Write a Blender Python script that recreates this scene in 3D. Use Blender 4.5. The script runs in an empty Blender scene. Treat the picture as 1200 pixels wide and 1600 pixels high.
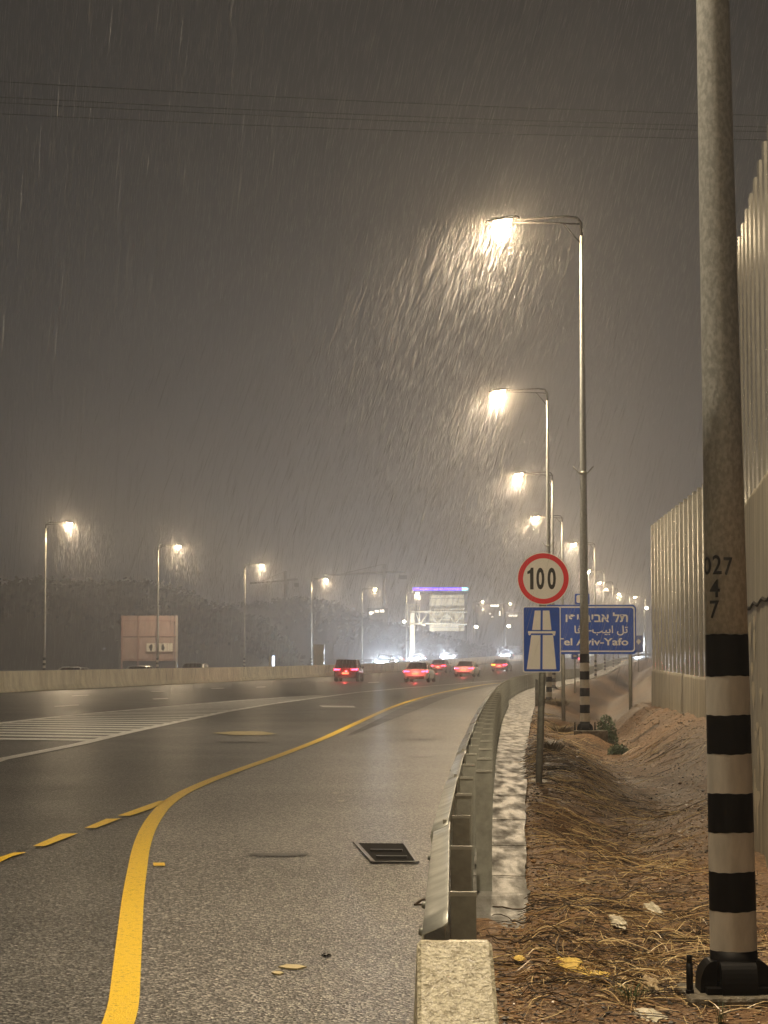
import bpy, bmesh, math, random
from mathutils import Vector, Matrix, noise
R = math.radians
random.seed(7)
sc = bpy.context.scene
COL = sc.collection
# ------------------------------------------------------------------ camera
EYE = 1.65; F = 3200.0; PITCH = math.atan(230 / F)
cam = bpy.data.cameras.new('camera'); cam.sensor_fit = 'VERTICAL'; cam.sensor_height = 36
cam.lens = 36 * F / 1600; cam.clip_end = 9000; cam.clip_start = 0.1
camo = bpy.data.objects.new('camera', cam); COL.objects.link(camo)
camo.location = (0, 0, EYE); camo.rotation_euler = (math.pi / 2 + PITCH, 0, 0)
sc.camera = camo
# ------------------------------------------------------------------ world: overcast night sky lit by the town
w = bpy.data.worlds.new('World'); sc.world = w; w.use_nodes = True
nt = w.node_tree; nt.nodes.clear()
out = nt.nodes.new('ShaderNodeOutputWorld'); bg = nt.nodes.new('ShaderNodeBackground')
tc = nt.nodes.new('ShaderNodeTexCoord'); sx = nt.nodes.new('ShaderNodeSeparateXYZ'); cr = nt.nodes.new('ShaderNodeValToRGB')
nt.links.new(tc.outputs['Generated'], sx.inputs[0]); nt.links.new(sx.outputs['Z'], cr.inputs[0])
cr.color_ramp.elements[0].color = (.078, .074, .068, 1); cr.color_ramp.elements[0].position = .01
k_ = cr.color_ramp.elements.new(.13); k_.color = (.032, .031, .030, 1)
cr.color_ramp.elements[-1].color = (.016, .0158, .0158, 1); cr.color_ramp.elements[-1].position = .34
nt.links.new(cr.outputs[0], bg.inputs[0]); bg.inputs[1].default_value = 1.0
nt.links.new(bg.outputs[0], out.inputs[0])
# ------------------------------------------------------------------ render look
sc.view_settings.view_transform = 'Standard'; sc.view_settings.look = 'None'
sc.view_settings.exposure = 0; sc.view_settings.gamma = 1
sc.render.engine = 'CYCLES'
cy = sc.cycles
cy.max_bounces = 5; cy.diffuse_bounces = 2; cy.glossy_bounces = 3; cy.transmission_bounces = 3
cy.volume_bounces = 1; cy.transparent_max_bounces = 8
cy.use_denoising = True; cy.denoising_input_passes = 'RGB_ALBEDO_NORMAL'; cy.denoising_prefilter = 'ACCURATE'; cy.sample_clamp_indirect = 4; cy.sample_clamp_direct = 0
LAMP_W = 6800.0
LAMP_COL = (1.0, .895, .735)
HAZE_DENSITY = .0018

# ------------------------------------------------------------------ pixel <-> world (measuring the photograph only)
def ray(u, v):
    a, b = (u - 600) / F, (800 - v) / F
    return Vector((a, math.cos(PITCH) - b * math.sin(PITCH), math.sin(PITCH) + b * math.cos(PITCH)))
def G(u, v, z=0.0):
    d = ray(u, v); t = (z - EYE) / d.z
    return (d.x * t, d.y * t)
def P(u, v, D):
    d = ray(u, v); t = D / d.y
    return (d.x * t, D, EYE + d.z * t)

def lerp_tab(tab, x):
    if x <= tab[0][0]:
        a, b = tab[0], tab[1]
    elif x >= tab[-1][0]:
        a, b = tab[-2], tab[-1]
    else:
        for a, b in zip(tab, tab[1:]):
            if a[0] <= x <= b[0]: break
    t = (x - a[0]) / (b[0] - a[0])
    return a[1] + t * (b[1] - a[1])
def smooth_tab(tab, x, r):
    return sum(lerp_tab(tab, x + k * r / 2) for k in (-2, -1, 0, 1, 2)) / 5
def roadz(Y):
    if Y < 150: return 0.0
    if Y < 450: return .00003 * (Y - 150) ** 2
    return 2.7 + .018 * (min(Y, 1400) - 450)
RAIL = [(-60, -1.9), (5.9, .178), (10.2, .32), (16, .6), (25.6, 1.13), (36.6, 1.78), (48, 2.5), (60, 3.3), (85, 5.1), (115, 8.1), (148, 12.3), (181, 17.4), (241, 25.2), (310, 34.6), (400, 50), (600, 95), (1400, 300)]
WALL = [(-60, -43.5), (101, -19.2), (145, -12.6), (188, -6.2), (250, 3), (290, 8.6), (320, 14), (355, 21.5), (400, 34), (440, 47), (600, 92), (1400, 300)]
def railx(Y): return smooth_tab(RAIL, Y, min(4, max(.2, Y * .03)) if Y < 60 else 12)
def wallx(Y): return smooth_tab(WALL, Y, 14)
def stripr(Y):  # right edge of the concrete strip
    return railx(Y) + lerp_tab([(-60, .40), (10, .38), (14, .46), (20, .54), (27, .64), (48, .9), (80, 1.2), (120, 1.5), (400, 1.5)], Y)
def barx(Y):    # foot line of the noise barrier on the right
    if Y < 22: return 1.05 + .12 * Y
    if Y < 30: return 3.69 + (Y - 22) / 8 * 2.38
    if Y < 60: return 4.6 + .049 * Y
    return max(7.54 + (Y - 60) * .09, railx(Y) + 7)
def fbm(x, y, s, o=3):
    return noise.fractal(Vector((x * s, y * s, 3.7)), 1.0, 2.0, o)
def verge(X, Y):
    """height of the dirt right of the strip"""
    xl, xw = stripr(Y), barx(Y)
    base = roadz(Y)
    t = (X - xl) / max(.5, xw - xl)
    dep = lerp_tab([(0, 0), (15, 0.05), (24, .35), (34, .55), (60, .75), (100, 1.3), (200, 1.5), (400, 1.0), (1400, 1.0)], max(0, min(1400, Y)))
    zw = lerp_tab([(0, 0), (19, -.02), (30, .3), (45, .42), (60, .40), (90, .3), (200, .6), (1400, 1)], max(0, min(1400, Y)))
    if t <= 0: h = -.03
    elif t < 1: h = -dep * math.sin(math.pi * min(1, t * 1.0)) ** 2 * (1 if t > .5 else 1) + zw * t * t
    else: h = zw + (.25 * (X - xw) if Y > 62 and X - xw < 12 else (3.0 if Y > 62 else 0))
    amp = min(1, max(0, t * 6))
    near = 1 if Y < 60 else .6
    hump = 0
    if 24 < Y < 47: hump = .16 * math.exp(-((X - xl - .8) / .7) ** 2) * math.sin((Y - 24) / 23 * math.pi)
    h += amp * near * (fbm(X, Y, .8) * .07 + fbm(X + 9, Y, 2.6) * .035 + fbm(X + 3, Y + 5, 8.0, 2) * .012) + hump
    # level pads round the column feet
    for (px, py) in PADS:
        d2 = ((X - px) / .6) ** 2 + ((Y - py) / 1.2) ** 2
        k = math.exp(-d2 * .8); h = h * (1 - k) + (-.05) * k
    return base + h

# right hand lamp columns: (X, Y) of the foot; left hand ones with the head height they show
def foot(u, D): return ((u - 600) / F * D, D)
RLAMPS = [foot(1140, 10.4), foot(912.5, 48), foot(857, 79), foot(864, 114.6), foot(879, 148), foot(929.5, 181), foot(944, 241), foot(957.5, 282), foot(965.5, 312), foot(984, 348), foot(1008, 378)]
LLAMPS = [foot(70.5, 155), foot(247, 186), foot(382.5, 224), foot(487, 264), foot(566, 300), foot(635, 331), foot(740, 425), foot(785, 470)]
PADS = RLAMPS[:5]

# ------------------------------------------------------------------ object helpers
def tag(o, label=None, cat=None, group=None, kind=None):
    if label: o['label'] = label
    if cat: o['category'] = cat
    if group: o['group'] = group
    if kind: o['kind'] = kind
    return o
def empty(name, loc=(0, 0, 0), rz=0, label=None, cat=None, group=None):
    o = bpy.data.objects.new(name, None); COL.objects.link(o); o.location = loc; o.rotation_euler = (0, 0, rz)
    o.empty_display_size = .2
    return tag(o, label, cat, group)
class MB:
    def __init__(s): s.v = []; s.f = []; s.m = []; s.sm = []
    def add(s, vs, fs, mi=0, M=None, smooth=False):
        b = len(s.v)
        s.v += [tuple(M @ Vector(v)) if M else tuple(v) for v in vs]
        s.f += [tuple(i + b for i in f) for f in fs]; s.m += [mi] * len(fs); s.sm += [smooth] * len(fs)
        return s
    def box(s, x0, y0, z0, x1, y1, z1, mi=0, M=None):
        vs = [(x, y, z) for z in (z0, z1) for y in (y0, y1) for x in (x0, x1)]
        return s.add(vs, [(0, 2, 3, 1), (4, 5, 7, 6), (0, 1, 5, 4), (2, 6, 7, 3), (0, 4, 6, 2), (1, 3, 7, 5)], mi, M)
    def tube(s, pts, rads, n=8, mi=0, M=None, cap=True, smooth=True):
        pts = [Vector(p) for p in pts]
        if not hasattr(rads, '__len__'): rads = [rads] * len(pts)
        vs = []; fs = []
        for i, p in enumerate(pts):
            d = (pts[min(i + 1, len(pts) - 1)] - pts[max(i - 1, 0)])
            d = d.normalized() if d.length > 1e-9 else Vector((0, 0, 1))
            up = Vector((0, 0, 1)) if abs(d.z) < .95 else Vector((1, 0, 0))
            a = d.cross(up).normalized(); b = d.cross(a)
            for k in range(n):
                t = 2 * math.pi * k / n
                vs.append(p + (a * math.cos(t) + b * math.sin(t)) * rads[i])
        for i in range(len(pts) - 1):
            for k in range(n):
                fs.append((i * n + k, i * n + (k + 1) % n, (i + 1) * n + (k + 1) % n, (i + 1) * n + k))
        s.add(vs, fs, mi, M, smooth)
        if cap:
            s.add(vs[:n], [tuple(range(n))[::-1]], mi, M); s.add(vs[-n:], [tuple(range(n))], mi, M)
        return s
    def prism(s, pts, y0, y1, mi=0, M=None):
        """polygon in x,z extruded along y"""
        n = len(pts)
        vs = [(p[0], y0, p[1]) for p in pts] + [(p[0], y1, p[1]) for p in pts]
        fs = [tuple(range(n)), tuple(range(n, 2 * n))[::-1]] + [(i, i + n, (i + 1) % n + n, (i + 1) % n) for i in range(n)]
        return s.add(vs, fs, mi, M)
    def grid(s, rows, mi=0, closed=False, smooth=True, M=None):
        nr, nc = len(rows), len(rows[0])
        vs = [p for r in rows for p in r]; fs = []
        for i in range(nr - 1):
            for j in range(nc - (0 if closed else 1)):
                k = (j + 1) % nc
                fs.append((i * nc + j, i * nc + k, (i + 1) * nc + k, (i + 1) * nc + j))
        return s.add(vs, fs, mi, M, smooth)
    def build(s, name, mats, parent=None, loc=None, fix=True):
        me = bpy.data.meshes.new(name); me.from_pydata(s.v, [], s.f)
        if not isinstance(mats, (list, tuple)): mats = [mats]
        for m in mats: me.materials.append(m)
        me.polygons.foreach_set('material_index', s.m); me.polygons.foreach_set('use_smooth', s.sm)
        if fix and len(s.f) < 60000:
            bm = bmesh.new(); bm.from_mesh(me)
            bmesh.ops.remove_doubles(bm, verts=bm.verts, dist=1e-5)
            bmesh.ops.recalc_face_normals(bm, faces=bm.faces); bm.to_mesh(me); bm.free()
        me.update()
        o = bpy.data.objects.new(name, me); COL.objects.link(o)
        if parent: o.parent = parent
        if loc: o.location = loc
        return o
def copy_tree(o, parent=None):
    c = o.copy(); COL.objects.link(c)
    if parent: c.parent = parent
    for ch in list(o.children): copy_tree(ch, c)
    return c
def bevel(o, wd=.01, seg=2):
    m = o.modifiers.new('bevel', 'BEVEL'); m.width = wd; m.segments = seg; m.limit_method = 'ANGLE'; return o

# ------------------------------------------------------------------ materials
def mat(name, col, rough=.6, metal=0.0, var=0.0, vscale=4.0, col2=None, bump=0.0, bscale=60.0, spec=.5, rvar=0.0, emit=None, estr=0.0, detail=4, stretch=None, coat=0.0, fac=(.35, .65), bdist=.01):
    m = bpy.data.materials.new(name); m.use_nodes = True
    n = m.node_tree; L = n.links.new; b = n.nodes['Principled BSDF']
    b.inputs['Base Color'].default_value = (*col, 1); b.inputs['Roughness'].default_value = rough
    b.inputs['Metallic'].default_value = metal; b.inputs['Specular IOR Level'].default_value = spec
    if coat: b.inputs['Coat Weight'].default_value = coat; b.inputs['Coat Roughness'].default_value = .12
    t = n.nodes.new('ShaderNodeTexCoord'); src = t.outputs['Object']
    if stretch:
        mp = n.nodes.new('ShaderNodeMapping'); mp.inputs['Scale'].default_value = stretch; L(src, mp.inputs[0]); src = mp.outputs[0]
    if var or col2 or rvar:
        ns = n.nodes.new('ShaderNodeTexNoise'); ns.inputs['Scale'].default_value = vscale; ns.inputs['Detail'].default_value = detail
        ns.inputs['Roughness'].default_value = .6; L(src, ns.inputs['Vector'])
        mr = n.nodes.new('ShaderNodeMapRange'); mr.inputs[1].default_value = fac[0]; mr.inputs[2].default_value = fac[1]; L(ns.outputs[0], mr.inputs[0])
        if col2 is None: col2 = tuple(c * (1 - var) for c in col)
        mx = n.nodes.new('ShaderNodeMix'); mx.data_type = 'RGBA'; mx.inputs[6].default_value = (*col, 1); mx.inputs[7].default_value = (*col2, 1)
        L(mr.outputs[0], mx.inputs[0]); L(mx.outputs[2], b.inputs['Base Color'])
        if rvar:
            m2 = n.nodes.new('ShaderNodeMapRange'); m2.inputs[3].default_value = rough; m2.inputs[4].default_value = min(1, max(.02, rough + rvar))
            m2.inputs[1].default_value = fac[0]; m2.inputs[2].default_value = fac[1]; L(ns.outputs[0], m2.inputs[0]); L(m2.outputs[0], b.inputs['Roughness'])
    if bump:
        nb = n.nodes.new('ShaderNodeTexNoise'); nb.inputs['Scale'].default_value = bscale; nb.inputs['Detail'].default_value = 3; L(src, nb.inputs['Vector'])
        bp = n.nodes.new('ShaderNodeBump'); bp.inputs['Strength'].default_value = bump; bp.inputs['Distance'].default_value = bdist
        L(nb.outputs[0], bp.inputs['Height']); L(bp.outputs[0], b.inputs['Normal'])
    if emit:
        b.inputs['Emission Color'].default_value = (*emit, 1); b.inputs['Emission Strength'].default_value = estr
        m.cycles.emission_sampling = 'NONE'
    return m

def asphalt(name, c1, c2, rough, rough2, bump, patch=.5):
    m = bpy.data.materials.new(name); m.use_nodes = True
    n = m.node_tree; L = n.links.new; b = n.nodes['Principled BSDF']; N = n.nodes.new
    t = N('ShaderNodeTexCoord'); ob = t.outputs['Object']
    v = N('ShaderNodeTexVoronoi'); v.inputs['Scale'].default_value = 70; L(ob, v.inputs['Vector'])
    sp = N('ShaderNodeSeparateColor'); L(v.outputs['Color'], sp.inputs[0])
    big = N('ShaderNodeTexNoise'); big.inputs['Scale'].default_value = .35; big.inputs['Detail'].default_value = 5; L(ob, big.inputs['Vector'])
    pw = N('ShaderNodeMath'); pw.operation = 'POWER'; pw.inputs[1].default_value = 3.2; L(sp.outputs[0], pw.inputs[0])
    mx = N('ShaderNodeMix'); mx.data_type = 'RGBA'; mx.inputs[6].default_value = (*c1, 1); mx.inputs[7].default_value = (*c2, 1); L(pw.outputs[0], mx.inputs[0])
    mr = N('ShaderNodeMapRange'); mr.inputs[1].default_value = .3; mr.inputs[2].default_value = .7; mr.inputs[3].default_value = 1 - patch * .5; mr.inputs[4].default_value = 1 + patch * .35; L(big.outputs[0], mr.inputs[0])
    vm = N('ShaderNodeVectorMath'); vm.operation = 'SCALE'; L(mx.outputs[2], vm.inputs[0]); L(mr.outputs[0], vm.inputs['Scale']); L(vm.outputs[0], b.inputs['Base Color'])
    m2 = N('ShaderNodeMapRange'); m2.inputs[1].default_value = .3; m2.inputs[2].default_value = .7; m2.inputs[3].default_value = rough; m2.inputs[4].default_value = rough2; L(big.outputs[0], m2.inputs[0]); L(m2.outputs[0], b.inputs['Roughness'])
    bp = N('ShaderNodeBump'); bp.inputs['Strength'].default_value = bump; bp.inputs['Distance'].default_value = .006
    ad = N('ShaderNodeMath'); ad.operation = 'ADD'; L(v.outputs['Distance'], ad.inputs[0]); L(sp.outputs[1], ad.inputs[1])
    L(ad.outputs[0], bp.inputs['Height']); L(bp.outputs[0], b.inputs['Normal'])
    b.inputs['Specular IOR Level'].default_value = .7
    return m

M_ASPH = asphalt('wet_asphalt', (.009, .009, .0088), (.36, .345, .31), .44, .38, 1.0, .25)
M_SHO = asphalt('wet_shoulder_asphalt', (.012, .0115, .011), (.55, .52, .46), .42, .37, 1.0, .25)
M_LANE = asphalt('wet_dark_asphalt', (.016, .015, .014), (.10, .09, .08), .52, .42, .6, .5)
M_TAR = mat('tar', (.022, .020, .018), .35, bump=.4, bscale=80, var=.4, vscale=9)
M_YEL = mat('yellow_paint', (.88, .58, .018), .42, col2=(.16, .10, .02), vscale=38, bump=.8, bscale=90, bdist=.006, detail=8, fac=(.56, .74))
M_YELOLD = mat('worn_yellow_paint', (.50, .40, .17), .45, col2=(.20, .16, .09), vscale=30, bump=.4, bscale=130, bdist=.004)
M_WHT = mat('white_road_paint', (.92, .90, .84), .45, var=.35, vscale=9, bump=.3, bscale=120, bdist=.004)
M_WHTOLD = mat('worn_white_paint', (.42, .38, .30), .45, col2=(.12, .105, .085), vscale=6, bump=.3, bscale=120, bdist=.004)
M_CONC = mat('concrete_barrier', (.86, .80, .60), .55, col2=(.62, .56, .40), vscale=1.6, bump=.3, bscale=30, stretch=(1, 1, .35))
M_CONCB = mat('pale_rough_concrete', (.95, .89, .66), .38, col2=(.46, .41, .28), vscale=42, bump=.9, bscale=75, rvar=-.15, detail=6, bdist=.012)
M_STRIP = mat('wet_strip_concrete', (.20, .198, .18), .45, col2=(.11, .103, .088), vscale=7, bump=.25, bscale=60, rvar=.3, detail=5, fac=(.42, .66), stretch=(1, .16, 1))
M_GALV = mat('galvanised_steel', (.34, .35, .33), .48, .2, col2=(.50, .51, .485), vscale=48, bump=.12, bscale=60, detail=7, rvar=.12, stretch=(1, 1, .6), fac=(.42, .60))
M_GALV2 = mat('dull_galvanised_steel', (.42, .41, .35), .48, .6, var=.3, vscale=7, bump=.1, bscale=40, rvar=-.1)
M_GALVD = mat('weathered_post_steel', (.40, .41, .36), .5, .45, var=.35, vscale=8, bump=.1, bscale=40)
M_BLK = mat('black_paint', (.0035, .003, .0027), .55, var=.3, vscale=15, spec=.12)
M_WBAND = mat('white_band_paint', (.62, .58, .50), .5, var=.30, vscale=9, stretch=(1, 1, .3), bump=.1)
M_DIRT = mat('dirt_probe', (.2, .1, .05))
M_RED = mat('sign_red', (.80, .02, .035), .35)
M_BLUE = mat('sign_blue', (.006, .085, .52), .35, var=.12, vscale=8)
M_SWHT = mat('sign_white', (.88, .86, .80), .35, var=.06, vscale=5)
M_SBLK = mat('sign_black', (.012, .012, .012), .4)
M_RUB = mat('rubber', (.02, .02, .02), .7)
M_GLASS = mat('dark_car_glass', (.02, .02, .022), .08, spec=.8)

def dirt_material():
    m = bpy.data.materials.new('wet_dirt'); m.use_nodes = True
    n = m.node_tree; L = n.links.new; b = n.nodes['Principled BSDF']; N = n.nodes.new
    t = N('ShaderNodeTexCoord'); ob = t.outputs['Object']
    def nz(s, d=6, r=.6):
        x = N('ShaderNodeTexNoise'); x.inputs['Scale'].default_value = s; x.inputs['Detail'].default_value = d; x.inputs['Roughness'].default_value = r; L(ob, x.inputs['Vector']); return x.outputs[0]
    r1 = N('ShaderNodeValToRGB'); L(nz(22, 5, .7), r1.inputs[0]); e = r1.color_ramp.elements
    e[0].position = .34; e[0].color = (.03, .018, .010, 1); e[1].position = .68; e[1].color = (.74, .49, .25, 1)
    k = r1.color_ramp.elements.new(.5); k.color = (.25, .145, .068, 1)
    r2 = N('ShaderNodeValToRGB'); L(nz(.9, 6), r2.inputs[0]); e = r2.color_ramp.elements
    e[0].position = .36; e[0].color = (.055, .038, .022, 1); e[1].position = .62; e[1].color = (.25, .135, .064, 1)
    mx = N('ShaderNodeMix'); mx.data_type = 'RGBA'; mx.inputs[0].default_value = .5; L(r1.outputs[0], mx.inputs[6]); L(r2.outputs[0], mx.inputs[7])
    L(mx.outputs[2], b.inputs['Base Color'])
    b.inputs['Roughness'].default_value = .55; b.inputs['Specular IOR Level'].default_value = .45
    bp = N('ShaderNodeBump'); bp.inputs['Strength'].default_value = .9; bp.inputs['Distance'].default_value = .03; L(nz(38, 6, .7), bp.inputs['Height']); L(bp.outputs[0], b.inputs['Normal'])
    return m
M_DIRT = dirt_material()
M_FIELD = mat('dark_ground', (.05, .045, .032), .8, var=.5, vscale=.4, bump=.5, bscale=4)

# ------------------------------------------------------------------ ground (one sheet to the horizon)
def ystations(y0, y1, k=.03, lo=.12):
    ys = [y0]
    while ys[-1] < y1: ys.append(ys[-1] + max(lo, abs(ys[-1]) * k))
    ys[-1] = y1
    return ys
YS = [-60, -40, -20, -8, 0, 4, 6] + ystations(7.5, 420, .0065, .07)[:] + [500, 600, 800, 1100, 1400]
rows = []
NV = 64
for Y in YS:
    xl, xw, rx = stripr(Y), barx(Y), railx(Y)
    z = roadz(Y)
    row = [(-1400, Y, z - .03), (-300, Y, z - .03), (-80, Y, z - .03), (wallx(Y) - 20, Y, z - .03), (wallx(Y), Y, z - .03), (rx - 3 if rx - 3 > wallx(Y) else rx - .5, Y, z - .05), (rx - .1, Y, z - .05), (xl - .25, Y, z - (.05 if Y > 15 else .012))]
    if Y < 15: row[6] = (rx + .0, Y, z - .010)
    for j in range(NV + 1):
        x = xl - .15 + (xw + 1.0 - xl) * (j / NV)
        row.append((x, Y, verge(x, Y)))
    for x in (xw + 3, xw + 6, xw + 13, xw + 40, 1400):
        row.append((max(x, xw + 2), Y, verge(x, Y)))
    rows.append(row)
g = MB().grid(rows)
# left part of the sheet is field, right part dirt
go = g.build('ground', [M_DIRT, M_FIELD], fix=False)
nc = len(rows[0]) - 1
mi = []
for i in range(len(rows) - 1):
    for j in range(nc): mi.append(1 if j < 6 or j >= NV + 10 else 0)
go.data.polygons.foreach_set('material_index', mi)
tag(go, kind='structure')

# ------------------------------------------------------------------ road sheets
def ribbon(name, ys, fl, fr, dz, material, n=1, kind='structure', thick=0):
    rws = []
    for Y in ys:
        a, b = fl(Y), fr(Y)
        rws.append([(a + (b - a) * k / n, Y, roadz(Y) + dz) for k in range(n + 1)])
    o = MB().grid(rws, smooth=True).build(name, material, fix=False)
    return tag(o, kind=kind)
YR = [-60, -30, -10, 0] + ystations(4, 440, .02, .5) + [500, 560, 700, 1000, 1400]
ribbon('road', YR, lambda Y: wallx(Y) - 17, lambda Y: railx(Y) - .02, 0, M_ASPH, 4)
# yellow edge line measured on the photograph, then the shoulder right of it
YL_PX = [(191, 1600), (208, 1400), (221, 1320), (238, 1282), (266, 1250), (305, 1230), (350, 1212), (430, 1184), (500, 1157), (560, 1129), (610, 1106), (645, 1094), (690, 1082), (730, 1074.5), (768, 1068)]
YL = [G(u, v)[::-1] for u, v in YL_PX]; YL = [(-60, -1.9), (0, -1.0)] + YL + [(170, 14.6), (181, 16.3), (241, 24.2), (310, 33.5), (400, 48.8), (600, 94), (1400, 298)]
YL.sort()
def ylx(Y): return smooth_tab(YL, Y, max(.3, min(8, Y * .06)))
ribbon('shoulder', [y for y in YR if y < 420], lambda Y: ylx(Y), lambda Y: railx(Y) - .04, .004, M_SHO, 2)
ribbon('tar_band', [y for y in YR if 44 < y < 230], lambda Y: ylx(Y) + .35, lambda Y: ylx(Y) + .35 + .75 * min(1, (Y - 40) / 30), .008, M_LANE, 1)
ribbon('yellow_edge_line', ystations(3, 380, .012, .25), lambda Y: ylx(Y) - .07 - Y * .0004, lambda Y: ylx(Y) + .07 + Y * .0004, .012, M_YEL, 1)
def decal(name, px, dz, material, z=0):
    pts = [G(u, v, z) for u, v in px]
    me = MB(); me.add([(x, y, roadz(y) + dz) for x, y in pts], [tuple(range(len(pts)))])
    return tag(me.build(name, material, fix=False), kind='structure')
def line_px(name, px, wd, dz, material):
    rws = []
    pts = [Vector(G(u, v)).to_3d() for u, v in px]
    fine = []
    for a, b in zip(pts, pts[1:]):
        n = max(1, int((b - a).length / 6))
        fine += [a.lerp(b, k / n) for k in range(n)]
    fine.append(pts[-1])
    for i, p in enumerate(fine):
        d = (fine[min(i + 1, len(fine) - 1)] - fine[max(i - 1, 0)]).normalized(); s = Vector((d.y, -d.x, 0)) * wd / 2
        q, r_ = p - s, p + s
        rws.append([(q.x, q.y, roadz(q.y) + dz), (r_.x, r_.y, roadz(r_.y) + dz)])
    return tag(MB().grid(rws, smooth=False).build(name, material, fix=False), kind='structure')
# dashed yellow lane edge running off to the left
m = MB()
for px in ([(0, 1341), (0, 1349), (19, 1340), (42, 1333.5), (22, 1334)], [(51, 1324), (70, 1324), (122, 1304), (96, 1304.5)], [(132, 1295.5), (150, 1295.5), (189, 1280.5), (166, 1281)], [(184, 1276), (203, 1276.5), (238, 1264.5), (262, 1252), (248, 1253)]):
    pts = [G(u, v) for u, v in px]; m.add([(x, y, .012) for x, y in pts], [tuple(range(len(pts)))])
tag(m.build('yellow_dashes', M_YEL, fix=False), kind='structure')
WL = [(-60, 1207), (0, 1187.5), (60, 1176), (125, 1163), (200, 1145), (270, 1130), (350, 1113), (420, 1101), (500, 1090), (560, 1082), (620, 1076.5), (680, 1071.5), (740, 1066.5), (790, 1062.5)]
line_px('white_lane_line', WL, .27, .012, M_WHT)
UL = [(-60, 1142), (0, 1130.5), (100, 1119), (200, 1110), (300, 1101), (380, 1094.5), (450, 1089.5), (500, 1087)]
line_px('gore_edge_line', UL, .30, .012, M_WHT)
ribbon  # hatching of the gore area between the two lines
def gl(tab, Y):
    return lerp_tab(sorted([G(u, v)[::-1] for u, v in tab]), Y)
m = MB()
for i in range(34):
    Y = 41.5 + i * 1.6
    xa, xb = gl(UL, Y + 8), gl(WL, Y)
    ya = Y + 7 if False else None
    # stripes run from the right line back to the left line, slightly away from the viewer
    if Y < 47: xr, yr = gl(WL, Y), Y
    else: xr, yr = gl(WL, Y), Y
    # find the left end on the upper line
    best = None
    for k in range(80):
        yy = Y + k * .25; xx = gl(UL, yy)
        if yy >= Y + (xr - xx) * .33: best = (xx, yy); break
    if not best or xr - best[0] < .7: continue
    wd = .55
    m.add([(xr, yr, .010), (xr, yr + wd * 1.6, .010), (best[0], best[1] + wd * 1.6, .010), (best[0], best[1], .010)], [(0, 1, 2, 3)])
tag(m.build('gore_hatching', M_WHT, fix=False), kind='structure')
decal('diamond_marking', [(331, 1146), (365, 1143.3), (408, 1143.3), (434, 1147.5), (404, 1149.6), (362, 1149.2)], .012, M_YELOLD)
m = MB()
for px in ([(498, 1102.8), (552, 1103.4), (556, 1106), (505, 1105.4)], [(84, 1103.6), (123, 1101), (124, 1102.6), (86, 1105)], [(238, 1092), (262, 1091), (264, 1092.3), (240, 1093.3)], [(112, 1087.2), (138, 1086), (139, 1087), (113, 1088.2)], [(330, 1075.4), (350, 1075), (350, 1076.2), (330, 1076.6)], [(236, 1080.5), (256, 1079.8), (256, 1080.8), (236, 1081.5)], [(575, 1066.2), (592, 1065.6), (592, 1066.8), (575, 1067.4)], [(400, 1073.6), (415, 1073), (415, 1074), (400, 1074.6)]):
    pts = [G(u, v) for u, v in px]; m.add([(x, y, .012) for x, y in pts], [tuple(range(len(pts)))])
tag(m.build('lane_dashes', M_WHT, fix=False), kind='structure')
# small marks on the asphalt: cracks, a dark patch, painted survey marks
def blob(name, u, v, w_, h_, material, dz=.012, seed=0, n=14):
    r = random.Random(seed)
    px = [(u + w_ / 2 * math.cos(t) * r.uniform(.75, 1.1), v + h_ / 2 * math.sin(t) * r.uniform(.6, 1.1)) for t in [2 * math.pi * k / n for k in range(n)]]
    return decal(name, px, dz, material)
blob('dark_patch', 438, 1337, 100, 7, M_TAR, seed=3)
blob('crack', 655, 1156, 60, 1.6, M_TAR, seed=5); blob('crack', 661, 1183, 48, 2.4, M_TAR, seed=6); blob('crack', 380, 1160, 90, 2, M_TAR, seed=7)
decal('yellow_survey_mark', [(239, 1350), (257, 1350), (258, 1355), (240, 1355)], .012, M_YEL)
blob('pale_paint_spot', 533, 1253, 14, 3, M_WHTOLD, seed=8); blob('pale_paint_spot', 524, 1240.5, 13, 2.4, M_WHTOLD, seed=9)
# concrete strip behind the rail
YC = ystations(12.9, 130, .006, .07) + [200, 300, 400]
rws = []
for Y in YC:
    a = railx(Y) - .02; b = stripr(Y) + .03 * fbm(3, Y, .5, 2) + .006 * fbm(7, Y, 5, 2)
    if Y < 14.6: b += .03 * fbm(1, Y, 5)
    b = max(b, a + .08)
    zt_ = .03 if Y > 14.6 else -.03 + .06 * (Y - 12.9) / 1.7
    rws.append([(a, Y, roadz(Y) - .3), (a, Y, roadz(Y) + zt_ + .004), (a + (b - a) * .5, Y, roadz(Y) + zt_ + (.012 * fbm(2, Y, 4) if Y < 14.6 else 0)), (b, Y, roadz(Y) + zt_), (b + .02, Y, roadz(Y) - .3)])
tag(MB().grid(rws, smooth=False).build('strip_path', M_STRIP, fix=False), kind='structure')

m = MB()
for k, Y in enumerate([15.4, 17.9, 20.8, 24.5, 29.5, 35.5, 43, 53]):
    a, b = railx(Y) + .04, stripr(Y) + .03
    n_ = 7; w_ = .010 + Y * .0010
    rws = [[(a + (b - a) * q / n_, Y + .10 * noise.noise(Vector((q * .8, k, 0))) - w_ * (1 + noise.noise(Vector((q, k, 3)))), .041) for q in range(n_ + 1)], [(a + (b - a) * q / n_, Y + .10 * noise.noise(Vector((q * .8, k, 0))) + w_ * (1 + noise.noise(Vector((q, k, 9)))), .041) for q in range(n_ + 1)]]
    m.grid(rws, smooth=False)
tag(m.build('strip_joints', mat('joint_dirt', (.03, .024, .016), .9, spec=0), fix=False), kind='structure')
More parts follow.
